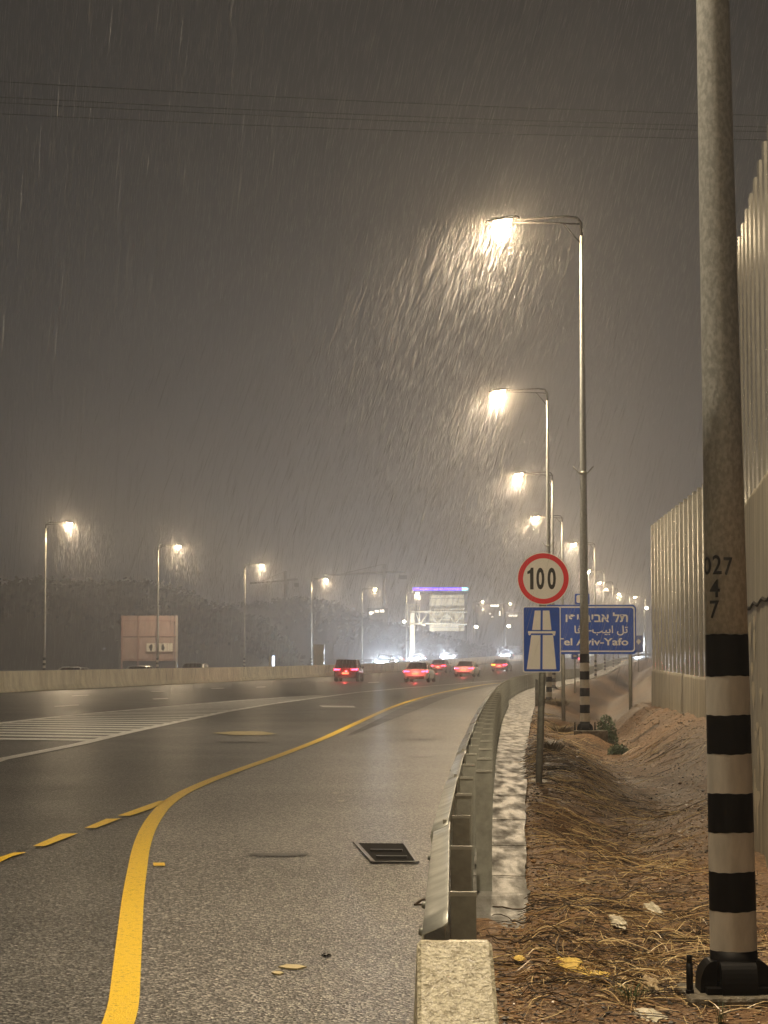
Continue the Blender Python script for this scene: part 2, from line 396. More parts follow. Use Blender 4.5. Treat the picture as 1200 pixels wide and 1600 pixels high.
# ------------------------------------------------------------------ drain grate
DG = [G(555, 1319), G(632, 1320), G(652, 1350), G(583, 1350)]
drain = empty('drain_grate', (0, 0, 0), 0, 'dark iron drain grate sunk in the wet shoulder asphalt', 'drain grate')
a, b, c_, d_ = [Vector((x, y, .012)) for x, y in DG]
m = MB(); m.add([a, b, c_, d_], [(0, 1, 2, 3)]); m.build('pit_shade_sheet', mat('pit_shade', (.006, .0055, .005), .8, spec=.1), drain, fix=False)  # flat sheet above the asphalt, the dark of the hollow is painted
m = MB()
def bar_(p, q, wd, z0=.014, z1=.03):
    dd = (q - p).normalized(); s = Vector((dd.y, -dd.x, 0)) * wd / 2
    vs = [p - s, p + s, q + s, q - s]
    m.add([(x.x, x.y, z0) for x in vs] + [(x.x, x.y, z1) for x in vs], [(4, 5, 6, 7), (0, 1, 5, 4), (1, 2, 6, 5), (2, 3, 7, 6), (3, 0, 4, 7)])
m_iron = mat('wet_iron', (.05, .047, .042), .3, .5, var=.5, vscale=20)
for k in (.45, .78):
    m = MB(); bar_(a.lerp(d_, k).lerp(b.lerp(c_, k), .16), a.lerp(d_, k).lerp(b.lerp(c_, k), .84), .035)
    m.build('bar', m_iron, drain, fix=False)
m = MB(); bar_(a, d_, .035, .012, .022); bar_(b, c_, .035, .012, .022); bar_(d_, c_, .03, .012, .022)
m.build('rim', M_TAR, drain, fix=False)

# ------------------------------------------------------------------ concrete barrier end block
blk = MB()
def sec(y, z, xw0, xw1): return [(xw0, y, -.05), (xw1, y, -.05), (xw1, y, z), (xw0, y, z)]
xa = P(652, 1465, 6.25)[0]; xb = P(769, 1465, 6.25)[0]
rws = []
for (y, z, e) in ((4.6, .16, .05), (5.2, .34, .03), (5.8, .52, .012), (6.25, .80, 0), (6.30, .80, 0)):
    x0, x1 = xa - e * .6, xb + e * .4
    rws.append([(x0 - .04, y, -.05), (x0, y, z - .012), (x0 + .012, y, z), (x1 - .012, y, z), (x1, y, z - .012), (x1 + .05, y, -.05)])
blk.grid(rws, smooth=False); blk.add(rws[0], [(0, 1, 2, 3, 4, 5)]); blk.add(rws[-1], [(5, 4, 3, 2, 1, 0)])
o = blk.build('barrier_end_block', M_CONCB)
tag(o, 'pale rough concrete end block where the steel guardrail starts', 'concrete block')

# ------------------------------------------------------------------ guardrails
WB = [(.0, .54), (-.015, .55), (-.075, .575), (-.08, .61), (-.075, .64), (-.02, .67), (-.012, .695), (-.02, .72), (-.075, .75), (-.08, .78), (-.075, .815), (-.015, .84), (.0, .85)]
def rail_mesh(ys, hz=0):
    rws = []
    for Y in ys:
        x = railx(Y); z = roadz(Y)
        dx = (railx(Y + .3) - railx(Y - .3)) / .6; l = math.hypot(1, dx); nx, ny = 1 / l, -dx / l
        rws.append([(x + nx * a, Y + ny * a, z + b) for a, b in WB] + [(x + nx * (a + .006), Y + ny * (a + .006), z + b) for a, b in WB[::-1]])
    m = MB(); m.grid(rws, closed=True, smooth=True); m.add(rws[0], [tuple(range(26))]); m.add(rws[-1], [tuple(range(26))[::-1]])
    return m
M_RAIL = mat('galvanised_rail', (.64, .65, .58), .34, .6, var=.3, vscale=5, bump=.08, bscale=30, rvar=.15)
gr = empty('guardrail', (railx(6.3), 6.3, 0), 0, 'near galvanised guardrail starting at the concrete end block', 'guardrail')
def at_child(o, par):
    o.parent = par; o.matrix_parent_inverse = Matrix.Translation(-Vector(par.location)); return o
ys = [6.3]
segs = [6.3, 10.2, 14.2, 18.2, 22.2, 26.2, 30.2, 34.2, 38.2, 46.2, 54.2, 62.2, 70.2, 86.2, 112]
for i, (s0, s1) in enumerate(zip(segs, segs[1:])):
    n = 8
    o = rail_mesh([s0 - (.18 if i else 0) + (s1 - s0 + (.18 if i else 0)) * k / n for k in range(n + 1)]).build('beam', M_RAIL)
    if i % 2:  # every other beam laps outside its neighbour
        o.location.x = -.008
    at_child(o, gr)
def c_post(h, wd=.10, dp=.055, t=.006):
    m = MB()
    m.box(-wd / 2, 0, -.1, wd / 2, t, h)                    # web faces the traffic direction
    m.box(-wd / 2, t, -.1, -wd / 2 + t, dp, h); m.box(wd / 2 - t, t, -.1, wd / 2, dp, h)
    m.box(-wd / 2 + t, dp - t, -.1, -wd / 2 + .02, dp, h); m.box(wd / 2 - .02, dp - t, -.1, wd / 2 - t, dp, h)
    m.box(-wd / 2 - .002, -.004, h - .012, wd / 2 + .002, .0075, h + .003, 1)  # lighter metal lip paints a bright top edge on the post
    return m
def post(name, x, y, h, par, me=[None], wd=.1):
    key = (round(h, 2), wd)
    c = post.cache.get(key)
    if c is None:
        o = c_post(h, wd).build(name, [M_GALVD, M_RAIL]); post.cache[key] = o.data
    else:
        o = bpy.data.objects.new(name, c); COL.objects.link(o)
    o.location = (x, y, roadz(y)); o.rotation_euler = (0, 0, -math.atan((railx(y + 1) - railx(y - 1)) / 2)); at_child(o, par); return o
post.cache = {}
y = 7.2; i = 0
while y < 111:
    post('post', railx(y) + .055, y, .84, gr, wd=.09); y += 1.75 if y < 50 else 2.6; i += 1
y = 14.5
while y < 70:
    post('brace_post', railx(y) + .175, y, .87, gr, wd=.11); y += 1.75 if y < 40 else 2.6
# reflector brackets on top of the first beams
for yy in (10.2, 14.2, 18.2, 22.2, 30.2):
    at_child(MB().box(railx(yy) - .03, yy, .70, railx(yy) - .012, yy + .03, .86).build('splice_plate', M_GALV2), gr)
# button head bolts where the beams lap and where the posts hold them
for yy in [6.55, 7.25, 8.98, 10.08, 10.32, 10.75, 12.5, 14.1, 14.3, 16.0]:
    for zz in (.60, .79):
        at_child(MB().tube([(railx(yy) - .078, yy, zz), (railx(yy) - .090, yy, zz + .002)], [.014, .009], 8).build('bolt', M_GALVD), gr)
gf = empty('guardrail', (railx(112.5), 112.5, 0), 0, 'far galvanised guardrail curving away behind the blue signs', 'guardrail')
at_child(rail_mesh(ystations(112.3, 420, .02, 3)).build('beam', M_RAIL), gf)
y = 113
k = 0
while y < 330 and k < 95:
    post('post', railx(y) + .06, y, .84, gf, wd=.14); y += 2.4; k += 1

# ------------------------------------------------------------------ street lamps
M_LENS = mat('lamp_lens', (1, 1, 1), .3, emit=(1, .86, .62), estr=45)
M_HEAD = mat('lamp_housing', (.012, .011, .010), .7, 0, spec=0)
def lamp_light(par, loc, aim, power, spot=True, far=False):
    L = bpy.data.lights.new('lamp_light', 'SPOT'); L.energy = power; L.color = LAMP_COL; L.spot_size = R(160); L.spot_blend = .75
    L.shadow_soft_size = .12
    o = bpy.data.objects.new('lamp_light', L); COL.objects.link(o); o.parent = par; o.location = loc
    o.rotation_euler = Vector(aim).to_track_quat('-Z', 'Y').to_euler(); return o
NB = 48
def rad(z): return max(.040, .118 - .0066 * z)
def make_lamp(side, detail=True, h=12.12, lights=True, power=1.0):
    """column with the arm towards +x (side=+1) or -x (side=-1); origin at the foot"""
    root = empty('street_lamp')
    # shaft
    m = MB(); zs = [1.775, 3, 4.5, 6, 8, 10, h - .45]
    m.tube([(0, 0, z) for z in zs], [rad(z) for z in zs], NB if detail else 10)
    m.build('pole', M_GALV if detail else M_GALV2, root)
    # hoops of black and white paint
    m = MB(); edges = [.20, .395, .59, .785, .98, 1.175, 1.37, 1.565, 1.775]
    n_ = NB * 2 if detail else 10
    for i, (a, b) in enumerate(zip(edges, edges[1:])):
        # painted edges are not ruler straight
        rr = [[(0, 0, 0)] * n_ for _ in range(2)]
        for q, z in enumerate((a, b)):
            for k in range(n_):
                t = 2 * math.pi * k / n_
                zz = z + (.0018 * math.sin(3 * t + z * 40) + .0012 * math.sin(11 * t + z * 9) if detail else 0)
                r_ = rad(z) + (.0015 if i % 2 else .001)
                rr[q][k] = (r_ * math.cos(t), r_ * math.sin(t), zz)
        m.grid(rr, mi=i % 2, closed=True)
    m.tube([(0, 0, .05), (0, 0, .2)], [rad(.0) + .001, rad(.2) + .001], n_, mi=1)
    # order: i=0 band is white just above the boot
    m.build('striped_base', [M_WBAND, M_BLK], root)
    # boot with rounded gusset covers
    m = MB()
    prof = [(.165, .0), (.165, .05), (.152, .09), (.13, .12), (.118, .145)]
    n2 = 24 if detail else 8
    m.box(-.16, -.16, .0, .16, .16, .03)
    for ang in (0, 90, 180, 270) if detail else (0, 180):
        Mx = Matrix.Rotation(R(ang), 4, 'Z')
        arc = [(.10, 0)] + [(.105 + .078 * math.cos(R(t)), .125 * math.sin(R(t)) + .03) for t in range(0, 100, 12)] + [(.10, .155)]
        arc = [(.10, 0.0), (.183, 0.0)] + arc[1:]
        m.prism(arc, -.088, .088, 0, Mx)
    m.build('base_boot', M_BLK, root)
    # concrete plinth
    if detail:
        m = MB(); m.box(-.26, -.24, -.32, .52, .26, -.002)
        o = m.build('plinth', mat('plinth_concrete', (.17, .145, .10), .6, col2=(.07, .06, .04), vscale=9, bump=.9, bscale=22, bdist=.03) if 'plinth' not in CACHE else CACHE['plinth'], root)
        CACHE['plinth'] = o.data.materials[0]; bevel(o, .02, 2)
        for (bx, by) in ((-.235, -.08), (.235, .08)):
            m = MB(); m.tube([(bx, by, -.004), (bx, by, .145)], .017, 12); m.tube([(bx, by, .1455), (bx, by, .185)], .014, 12); m.tube([(bx, by, -.003), (bx, by, .015)], .021, 12)
            m.build('conduit_stub', M_BLK, root)
    # flag holder prongs
    m = MB(); rz = rad(6.05)
    for s in (-1, 1):
        m.tube([(s * rz * .9, 0, 6.0), (s * .11, -.02, 6.03), (s * .24, -.05, 6.17)], .016, 6)
    m.tube([(0, 0, 5.98), (0, 0, 6.05)], rz + .008, 12)
    m.build('flag_holder', M_GALV2, root)
    # arm: two thin tubes and a brace
    m = MB(); s = side; top = h - .45
    m.tube([(0, 0, top), (s * .01, 0, h - .15), (s * .10, 0, h - .02), (s * .35, 0, h + .02), (s * 1.6, 0, h - .05)], [.04, .036, .03, .028, .026], 8)
    m.tube([(s * .03, 0, h - .17), (s * .5, 0, h - .14), (s * 1.6, 0, h - .10)], .020, 8)
    m.tube([(s * .03, 0, h - .62), (s * .42, 0, h - .16)], .016, 8)
    m.build('arm', M_HEAD if not detail else mat('arm_steel', (.012, .011, .010), .7, 0, spec=0) if 'arm' not in CACHE else CACHE['arm'], root)
    # head, tilted
    head = empty('lamp_head'); head.parent = root; head.location = (s * 1.88, 0, h - .06); head.rotation_euler = (0, R(7) * s, 0)
    m = MB()
    rws = []
    for (t, w_, hh) in ((-.42, .03, .02), (-.36, .12, .05), (-.1, .17, .065), (.2, .17, .06), (.34, .13, .04), (.40, .04, .02)):
        rws.append([(t * s, w_ * math.cos(a), max(0, math.sin(a)) * hh * 1.6) for a in [2 * math.pi * k / 14 for k in range(14)]])
    m.grid(rws, closed=True); m.add(rws[0], [tuple(range(14))]); m.add(rws[-1], [tuple(range(14))])
    m.build('housing', M_HEAD, head)
    m = MB(); rws = []
    for (t, w_, hh) in ((-.24, .02, .01), (-.21, .11, .10), (-.1, .15, .19), (.10, .15, .19), (.20, .11, .10), (.23, .02, .01)):
        rws.append([(t * s, w_ * math.cos(a), -.004 + math.sin(a) * hh if math.sin(a) < 0 else -.004) for a in [2 * math.pi * k / 14 for k in range(14)]])
    m.grid(rws, closed=True); m.add(rws[0], [tuple(range(14))]); m.add(rws[-1], [tuple(range(14))])
    m.build('lens', M_LENS, head)
    if lights:
        lamp_light(head, (0, 0, -.17), (s * .55, 0, -1), LAMP_W * power)
        L = bpy.data.lights.new('lamp_glow', 'POINT'); L.energy = LAMP_W * .6 * power; L.color = (1, .76, .47); L.shadow_soft_size = .1
        g_ = bpy.data.objects.new('lamp_glow', L); COL.objects.link(g_); g_.parent = head; g_.location = (0, 0, -.3)
    return root
CACHE = {}
lab_r = ['tall striped street lamp column standing nearest on the right verge', 'street lamp with striped foot rising in front of the Tel Aviv sign', 'street lamp second from the front, its foot right of the motorway sign', 'street lamp third along the verge, seen between the two nearer columns',
         'street lamp whose thin pole rises above the red ringed speed sign', 'street lamp just right of the tall front column, glowing beside it', 'sixth street lamp along the verge, rising behind the Tel Aviv sign', 'seventh street lamp along the verge above the Tel Aviv sign', 'eighth small street lamp above the top edge of the Tel Aviv sign', 'ninth tiny street lamp above the right corner of the Tel Aviv sign', 'most distant street lamp on the verge beside the noise barrier']
proto_r = make_lamp(-1)
proto_r['category'] = 'street lamp'
import math as _m
def road_ang(Y): return -math.atan((railx(Y + 5) - railx(Y - 5)) / 10)
for i, (x, y) in enumerate(RLAMPS):
    o = proto_r if i == 0 else copy_tree(proto_r)
    zz = {0: .0, 1: .0, 2: .0, 3: 0, 4: -.1, 5: -.2, 6: -.05, 7: .15, 8: .25, 9: .7, 10: 1.1}[i]
    o.location = (x, y, zz); o.rotation_euler = (0, 0 if i else -.010, road_ang(y) if i else 0)
    tag(o, lab_r[i], 'street lamp', 'street lamps along the right verge')
lab_l = ['leftmost street lamp beyond the concrete barrier', 'street lamp standing in front of the pink billboard', 'street lamp beyond the barrier, first to the right of the billboard', 'street lamp beyond the barrier left of the dark red car', 'street lamp beyond the barrier just behind the dark red car', 'thin street lamp beside the sign gantry post', 'far street lamp right of the gantry sign panel', 'far street lamp left of the round speed limit sign']
proto_l = make_lamp(1, False, 12.0, True, 1.0)
for i, (x, y) in enumerate(LLAMPS):
    o = proto_l if i == 0 else copy_tree(proto_l)
    o.location = (x, y, 0 if i < 5 else roadz(y) - .6); o.rotation_euler = (0, 0, -.15 if i < 5 else -.3)
    tag(o, lab_l[i], 'street lamp', 'street lamps beyond the concrete barrier')
# two more columns of the same rows behind the viewer light the foreground
o = copy_tree(proto_r); o.location = (.6, -25, 0); tag(o, 'street lamp of the same row standing behind the viewer', 'street lamp', 'street lamps along the right verge')
# stencilled digits on the near pole
def text_mesh(s, size=1.0, bold=0.0, sx_=1.0, space=1.0):
    c = bpy.data.curves.new('text', 'FONT'); c.body = s; c.size = size; c.align_x = 'CENTER'; c.align_y = 'CENTER'; c.offset = bold; c.space_character = space; c.resolution_u = 4
    o = bpy.data.objects.new('text', c); COL.objects.link(o)
    dg = bpy.context.evaluated_depsgraph_get(); dg.update()
    me = bpy.data.meshes.new_from_object(o.evaluated_get(dg))
    bpy.data.objects.remove(o)
    return me
def fit_text(s, x0, x1, z0, z1, bold=0.0):
    """vertices (x,z) of a text fitted into a rectangle, and its faces"""
    me = text_mesh(s, 1, bold)
    xs = [v.co.x for v in me.vertices]; zs = [v.co.y for v in me.vertices]
    ax, bx, az, bz = min(xs), max(xs), min(zs), max(zs)
    vs = [((v.co.x - ax) / (bx - ax) * (x1 - x0) + x0, (v.co.y - az) / (bz - az) * (z1 - z0) + z0) for v in me.vertices]
    return vs, [tuple(p.vertices) for p in me.polygons]
m = MB()
def curved_digit(ch, uc, v0, v1, wpx):
    D = 10.3
    z0, z1 = P(uc, v1, D)[2], P(uc, v0, D)[2]
    c = RLAMPS[0]; r_ = rad((z0 + z1) / 2) + .003
    xx = P(uc, v0, D)[0] - (c[0] - .010 * z0)
    tc_ = math.asin(max(-.95, min(.95, xx / r_))); wm = wpx / F * D / r_ / max(.45, math.cos(tc_))
    vs, fs = fit_text(ch, tc_ - wm / 2, tc_ + wm / 2, z0, z1, .012)
    for _ in range(2):
        nf = []
        for f in fs:
            c_ = (sum(vs[i][0] for i in f) / len(f), sum(vs[i][1] for i in f) / len(f))
            if len(f) == 3:
                a, b, cc = f; n0 = len(vs)
                vs += [tuple((vs[p][q] + vs[r][q]) / 2 for q in (0, 1)) for p, r in ((a, b), (b, cc), (cc, a))]
                nf += [(a, n0, n0 + 2), (n0, b, n0 + 1), (n0 + 2, n0 + 1, cc), (n0, n0 + 1, n0 + 2)]
            else:
                vs.append(c_); n0 = len(vs) - 1
                nf += [(f[i], f[(i + 1) % len(f)], n0) for i in range(len(f))]
        fs = nf
    rz = lambda z: rad(z) + .0035
    m.add([(rz(z) * math.sin(t), -rz(z) * math.cos(t), z) for t, z in vs], fs)
curved_digit('0', 1107.5, 869, 897, 9); curved_digit('2', 1120.5, 867, 897, 13); curved_digit('7', 1137.5, 871, 899, 14)
curved_digit('4', 1117, 905, 933, 14); curved_digit('7', 1117, 938, 966, 13)
dg_o = m.build('stencilled_number', M_SBLK, proto_r, fix=False)

# ------------------------------------------------------------------ signs
def disc(m, r, y0, y1, mi, n=48, r_in=0, cz=0, cx=0):
    if r_in == 0:
        m.prism([(cx + r * math.cos(2 * math.pi * k / n), cz + r * math.sin(2 * math.pi * k / n)) for k in range(n)], y0, y1, mi)
def rrect(x0, z0, x1, z1, r, n=6):
    pts = []
    for cx, cz, a0 in ((x1 - r, z1 - r, 0), (x0 + r, z1 - r, 90), (x0 + r, z0 + r, 180), (x1 - r, z0 + r, 270)):
        for k in range(n + 1):
            a = R(a0 + 90 * k / n); pts.append((cx + r * math.cos(a), cz + r * math.sin(a)))
    return pts
def flat(name, polys, y, material, par):
    m = MB()
    for p in polys: m.add([(q[0], y, q[1]) for q in p], [tuple(range(len(p)))])
    return m.build(name, material, par, fix=False)
M_BACK = mat('sign_back', (.30, .29, .26), .45, .6)
SD = 27.1
base = P(842, 1225, SD)
sg = empty('speed_and_motorway_sign', (base[0], SD, 0), 0, 'round red ringed 100 sign above a blue motorway sign on one pole', 'road sign')
scl = SD / F
ctr = P(849, 904, SD); zc = ctr[2]; xc = ctr[0] - base[0]
m = MB(); topx = P(848, 1050, SD)[0] - base[0]
m.tube([(0, .06, -.1), (topx, .06, P(848, 1050, SD)[2]), (topx + .01, .06, zc + .2)], .045, 16)
m.build('pole', M_GALVD, sg)
rr = 41 * scl
sp_ = empty('speed_limit_disc'); sp_.parent = sg; sp_.location = (xc, 0, zc)
m = MB(); disc(m, rr, 0, .012, 0, 64); m.build('plate', M_SWHT, sp_)
m = MB()
n = 64
a_ = [(rr * .965 * math.cos(2 * math.pi * k / n), -.003, rr * .965 * math.sin(2 * math.pi * k / n)) for k in range(n)]
b_ = [(rr * .775 * math.cos(2 * math.pi * k / n), -.003, rr * .775 * math.sin(2 * math.pi * k / n)) for k in range(n)]
m.grid([a_, b_], closed=True, smooth=False); m.build('red_ring', M_RED, sp_, fix=False)
m = MB()
m.add([((u - 849) * scl, -.004, (904 - v) * scl) for u, v in ((828.2, 921), (833.6, 921), (833.6, 887), (829.5, 887), (828.2, 890.5), (824, 893), (824, 897), (828.2, 896))], [(0, 1, 2, 3, 4, 7), (4, 5, 6, 7)])
for ch, u0, u1 in (('0', 838, 850.5), ('0', 855.5, 868.5)):
    vs, fs = fit_text(ch, (u0 - 849) * scl, (u1 - 849) * scl, (904 - 921) * scl, (904 - 887) * scl, .03)
    m.add([(x, -.004, z) for x, z in vs], fs)
m.build('number', M_SBLK, sp_, fix=False)
# motorway panel
pc = P(846.5, 999, SD); mw = empty('motorway_panel'); mw.parent = sg; mw.location = (pc[0] - base[0], -.004, pc[2])
W2, H2 = 29.7 * scl, 51.5 * scl
m = MB(); m.prism(rrect(-W2, -H2, W2, H2, .03), 0, .012); m.build('plate', M_SWHT, mw)
flat('blue_field', [rrect(-W2 + .014, -H2 + .014, W2 - .014, H2 - .014, .022)], -.003, M_BLUE, mw)
def nx(x): return ((x - 133) / 232 * 2 - 1) * W2
def nzz(y): return (1 - (y - 402) / 388 * 2) * H2
flat('motorway_symbol', [[(nx(x), nzz(y)) for x, y in p] for p in (
    [(207, 427), (243, 427), (241, 541), (190, 541)], [(256, 427), (296, 427), (308, 541), (254, 541)],
    [(185, 571), (241, 571), (238, 771), (156, 771)], [(255, 571), (318, 571), (336, 771), (252, 771)],
    [(165, 548), (333, 548), (333, 561), (165, 561)], [(168, 561.5), (186, 561.5), (176, 573), (168, 570)], [(312, 561.5), (332, 561.5), (330, 572), (322, 576)])], -.006, M_SWHT, mw)
m = MB()
for z in (-.28, .28): m.box(-.18, .013, z - .02, .18, .03, z + .02); 
m.build('clamp', M_BACK, mw)
# destination sign in the ditch
TD = 60.0; ts = TD / F
tb = P(984, 1137, TD)
dg = empty('destination_sign', (P(930, 983, TD)[0], TD, tb[2]), 0, 'wide blue Tel Aviv-Yafo sign in three scripts behind the lamp column', 'road sign')
OX, OZ = dg.location.x, dg.location.z
def tx(u): return P(u, 983, TD)[0] - OX
def tz(v): return P(930, v, TD)[2] - OZ
m = MB(); m.prism(rrect(tx(852), tz(1022), tx(994), tz(945), .10), 0, .04); m.build('plate', M_BLUE, dg)
brd = rrect(tx(854.5), tz(1018.5), tx(992), tz(947.5), .09); inn = rrect(tx(856.5), tz(1016.6), tx(990), tz(949.6), .075)
m = MB(); m.grid([[(x, -.005, z) for x, z in brd], [(x, -.005, z) for x, z in inn]], closed=True, smooth=False); m.build('border', M_SWHT, dg, fix=False)
m = MB()
for s_, u0, u1, v0, v1, bo in (("\u05d9\u05e4\u05d5"[::-1] + "-" + "\u05d0\u05d1\u05d9\u05d1"[::-1] + " " + "\u05ea\u05dc"[::-1], 884, 981, 957, 972, .02),
                               ("\ufe8e\ufed3\ufe8e\ufef3-\ufe90\ufef4\ufe91\ufe8d \ufede\ufe97", 897.5, 981, 977.5, 993, .015), ("Tel Aviv-Yafo", 868, 981.5, 997, 1008.5, .02)):
    vs, fs = fit_text(s_, tx(u0), tx(u1), tz(v1), tz(v0), bo)
    m.add([(x, -.006, z) for x, z in vs], fs)
m.build('lettering', M_SWHT, dg, fix=False)
for u in (985, 880):
    m = MB(); m.tube([(tx(u), .09, -.6), (tx(u), .09, tz(950))], .055, 12); m.build('post', M_GALV2, dg)
    m = MB(); m.box(tx(u) - .14, -.05, -.03, tx(u) + .14, .23, .05); m.build('footing', M_CONC, dg)
m = MB()
tab = empty('exit_tab'); tab.parent = dg; tab.location = (tx(910), 0, tz(936))
tw, th = 11.5 * ts, 8.5 * ts
m = MB(); m.prism(rrect(-tw, -th, tw, th, .04), 0, .03); m.build('plate', M_BLUE, tab)
flat('border', [rrect(-tw * .78, -th * .72, tw * .78, th * .72, .05)], -.004, M_SWHT, tab)
m = MB(); m.prism(rrect(-tw * .12, -th * .5, tw * .55, th * .5, .03), -.009, -.006); m.build('blue_field', M_BLUE, tab)
# small far signs
def small_sign(u, v, w_, h_, D, label, vb):
    p = P(u, v, D); b = P(u, vb, D)
    o = empty('small_road_sign', (b[0], D, b[2]), 0, label, 'road sign')
    s_ = D / F; zc_ = p[2] - b[2]
    m = MB(); m.prism(rrect(-w_ / 2 * s_, zc_ - h_ / 2 * s_, w_ / 2 * s_, zc_ + h_ / 2 * s_, .05), 0, .03); m.build('plate', M_BLUE, o)
    flat('chevron', [[(-w_ * .32 * s_, zc_ + .15 * h_ * s_), (0, zc_ + .3 * h_ * s_), (w_ * .32 * s_, zc_ + .15 * h_ * s_), (0, zc_ - .05 * h_ * s_)]], -.01, M_SWHT, o)
    m = MB(); m.tube([(0, .07, -.5), (0, .07, zc_)], .04, 8); m.build('post', M_GALV2, o)
small_sign(898.5, 1026, 11, 8, 110, 'tiny blue sign on a thin post under the Tel Aviv sign', 1068)
small_sign(998, 1006, 13, 26, 200, 'distant blue sign peeping out right of the Tel Aviv sign', 1042)
# short post behind the sign pole
p = G(838.5, 1103); mk = MB(); mk.tube([(0, 0, -.1), (0, 0, .92)], .055, 12); mk.tube([(0, 0, .92), (0, 0, .95)], .058, 12)
o = mk.build('marker_post', M_GALVD, loc=(p[0], p[1], 0)); tag(o, 'short grey steel post right behind the round sign pole', 'post')

# ------------------------------------------------------------------ noise barriers
M_PANEL = mat('noise_panel_metal', (.25, .262, .262), .16, .35, var=.25, vscale=3, rvar=.12, stretch=(1, 1, .15))
M_RIB = mat('noise_post_metal', (.78, .76, .68), .25, .75, var=.2, vscale=4)
M_WALLC = mat('shuttered_concrete', (.50, .46, .35), .7, col2=(.30, .27, .20), vscale=2.2, bump=.5, bscale=14, stretch=(2.2, 2.2, .25), detail=7, bdist=.02)
def barrier(name, y0, y1, fx, zb0, zb1, zt, step, label, concrete_gap=None, zfoot=-.6):
    root = empty(name, (fx(y0), y0, 0), 0, label, 'noise barrier')
    ys = [y0 + (y1 - y0) * k / max(1, round((y1 - y0) / step)) for k in range(int(round((y1 - y0) / step)) + 1)]
    # concrete wall, uneven top
    rws = []
    nn = 60
    for k in range(nn + 1):
        y = y0 + (y1 - y0) * k / nn; x = fx(y); zt_ = zb0 + (zb1 - zb0) * k / nn
        j = .012 * math.sin(k * 2.3) + .02 * noise.noise(Vector((y * 1.7, 0, 0)))
        zts = zt_ + j
        b = noise.noise(Vector((y * 2.2, 4, 0))) * .012
        rws.append([(x - .02 + b, y, zfoot), (x - .02 + b, y, zfoot + .6), (x + b, y, zts - .05), (x + .02, y, zts), (x + .30, y, zts), (x + .32, y, zfoot)])
    m = MB(); m.grid(rws, smooth=False); m.add(rws[0], [tuple(range(6))]); m.add(rws[-1], [tuple(range(6))[::-1]])
    at_child(m.build('concrete_wall', M_WALLC), root)
    for a, b in zip(ys, ys[1:]):
        m = MB(); r2 = []
        prof = [(0, .0), (.30, .0), (.40, .05), (.60, .05), (.70, .0), (1, .0)]
        za = zb0 + (zb1 - zb0) * ((a + b) / 2 - y0) / (y1 - y0) - .04
        for t, dx in prof:
            yy = a + (b - a) * t
            r2.append([(fx(yy) + .10 + dx, yy, za), (fx(yy) + .10 + dx, yy, zt)])
        m.grid(r2, smooth=False)
        m.grid([[(p[0] + .012, p[1], p[2]) for p in r_] for r_ in r2], smooth=False)
        at_child(m.build('panel', M_PANEL, fix=False), root)
    for a in ys:
        za = zb0 + (zb1 - zb0) * (a - y0) / (y1 - y0) - .03
        m = MB(); x = fx(a); m.box(x + .02, a - .05, za, x + .19, a + .05, zt + .06)
        at_child(m.build('mullion', M_RIB), root)
    return root
farf = lambda Y: 4.6 + .049 * Y
o = barrier('noise_barrier', 36.0, 56.6, farf, 1.22, 1.36, 5.30, 1.03, 'far noise barrier of upright shiny ribs on a low concrete base')
# the top of the last bay steps down
nearf = lambda Y: 1.05 + .12 * Y + .06
o = barrier('noise_barrier', 13.5, 21.1, nearf, 3.18, 3.16, 5.85, .62, 'near noise barrier with tall concrete wall behind the striped column', zfoot=-.5)
# crack running through the near wall
m = MB(); pts = []
for k in range(26):
    y = 15.0 + k * .244; x = nearf(y)
    u_ = 600 + F * x / y
    v_ = 955 - (u_ - 1160) * .5 + 3 * math.sin(k * 1.3)
    z = EYE + (1030 - v_) / F * y
    pts.append((x - .012, y, z + .012 * noise.noise(Vector((k * .9, 0, 0)))))
m.grid([[(p[0], p[1], p[2] - .018), (p[0] - .012, p[1], p[2]), (p[0], p[1], p[2] + .018)] for p in pts], smooth=False)
ck = m.build('crack', mat('crack_shadow', (.02, .017, .012), .9), fix=False)
at_child(ck, o)
# splashes of cement on the near wall
M_SPL = mat('cement_splash', (.62, .56, .42), .7); rnd = random.Random(4)
for k in range(46):
    m = MB()
    y = rnd.uniform(17, 20.9); z = rnd.uniform(.3, 2.0); L_ = rnd.uniform(.05, .22); w_ = rnd.uniform(.03, .10); x = nearf(y) - .024
    m.add([(x, y - w_, z), (x, y, z - L_), (x, y + w_, z + .01), (x, y + w_ * .5, z + L_ * .5), (x, y - w_ * .6, z + L_ * .5)], [(0, 1, 2, 3, 4)])
    at_child(m.build('cement_splash', M_SPL, fix=False), o)

# ------------------------------------------------------------------ concrete median barrier on the left
prof = [(-.30, -.05), (-.30, .08), (-.18, .28), (-.09, 1.02), (-.07, 1.06), (.07, 1.06), (.09, 1.02), (.18, .28), (.30, .08), (.30, -.05)]
segY = [-10, 30, 60, 80] + [90 + 6 * k for k in range(45)] + [400, 440, 500]
med = empty('median_barrier', (wallx(100), 100, 0), 0, 'long pale concrete barrier dividing the two carriageways', 'concrete barrier')
for a, b in zip(segY, segY[1:]):
    rws = []
    for k in range(5):
        Y = a + .02 + (b - a - .04) * k / 4; x = wallx(Y)
        rws.append([(x + p[0], Y, roadz(Y) + p[1]) for p in prof])
    m = MB(); m.grid(rws, smooth=False); m.add(rws[0], [tuple(range(10))]); m.add(rws[-1], [tuple(range(10))[::-1]])
    at_child(m.build('segment', M_CONC), med)
# wet drain line along its foot
ribbon('gutter_line', [y for y in YR if 20 < y < 330], lambda Y: wallx(Y) + .34, lambda Y: wallx(Y) + .62, .006, M_TAR)

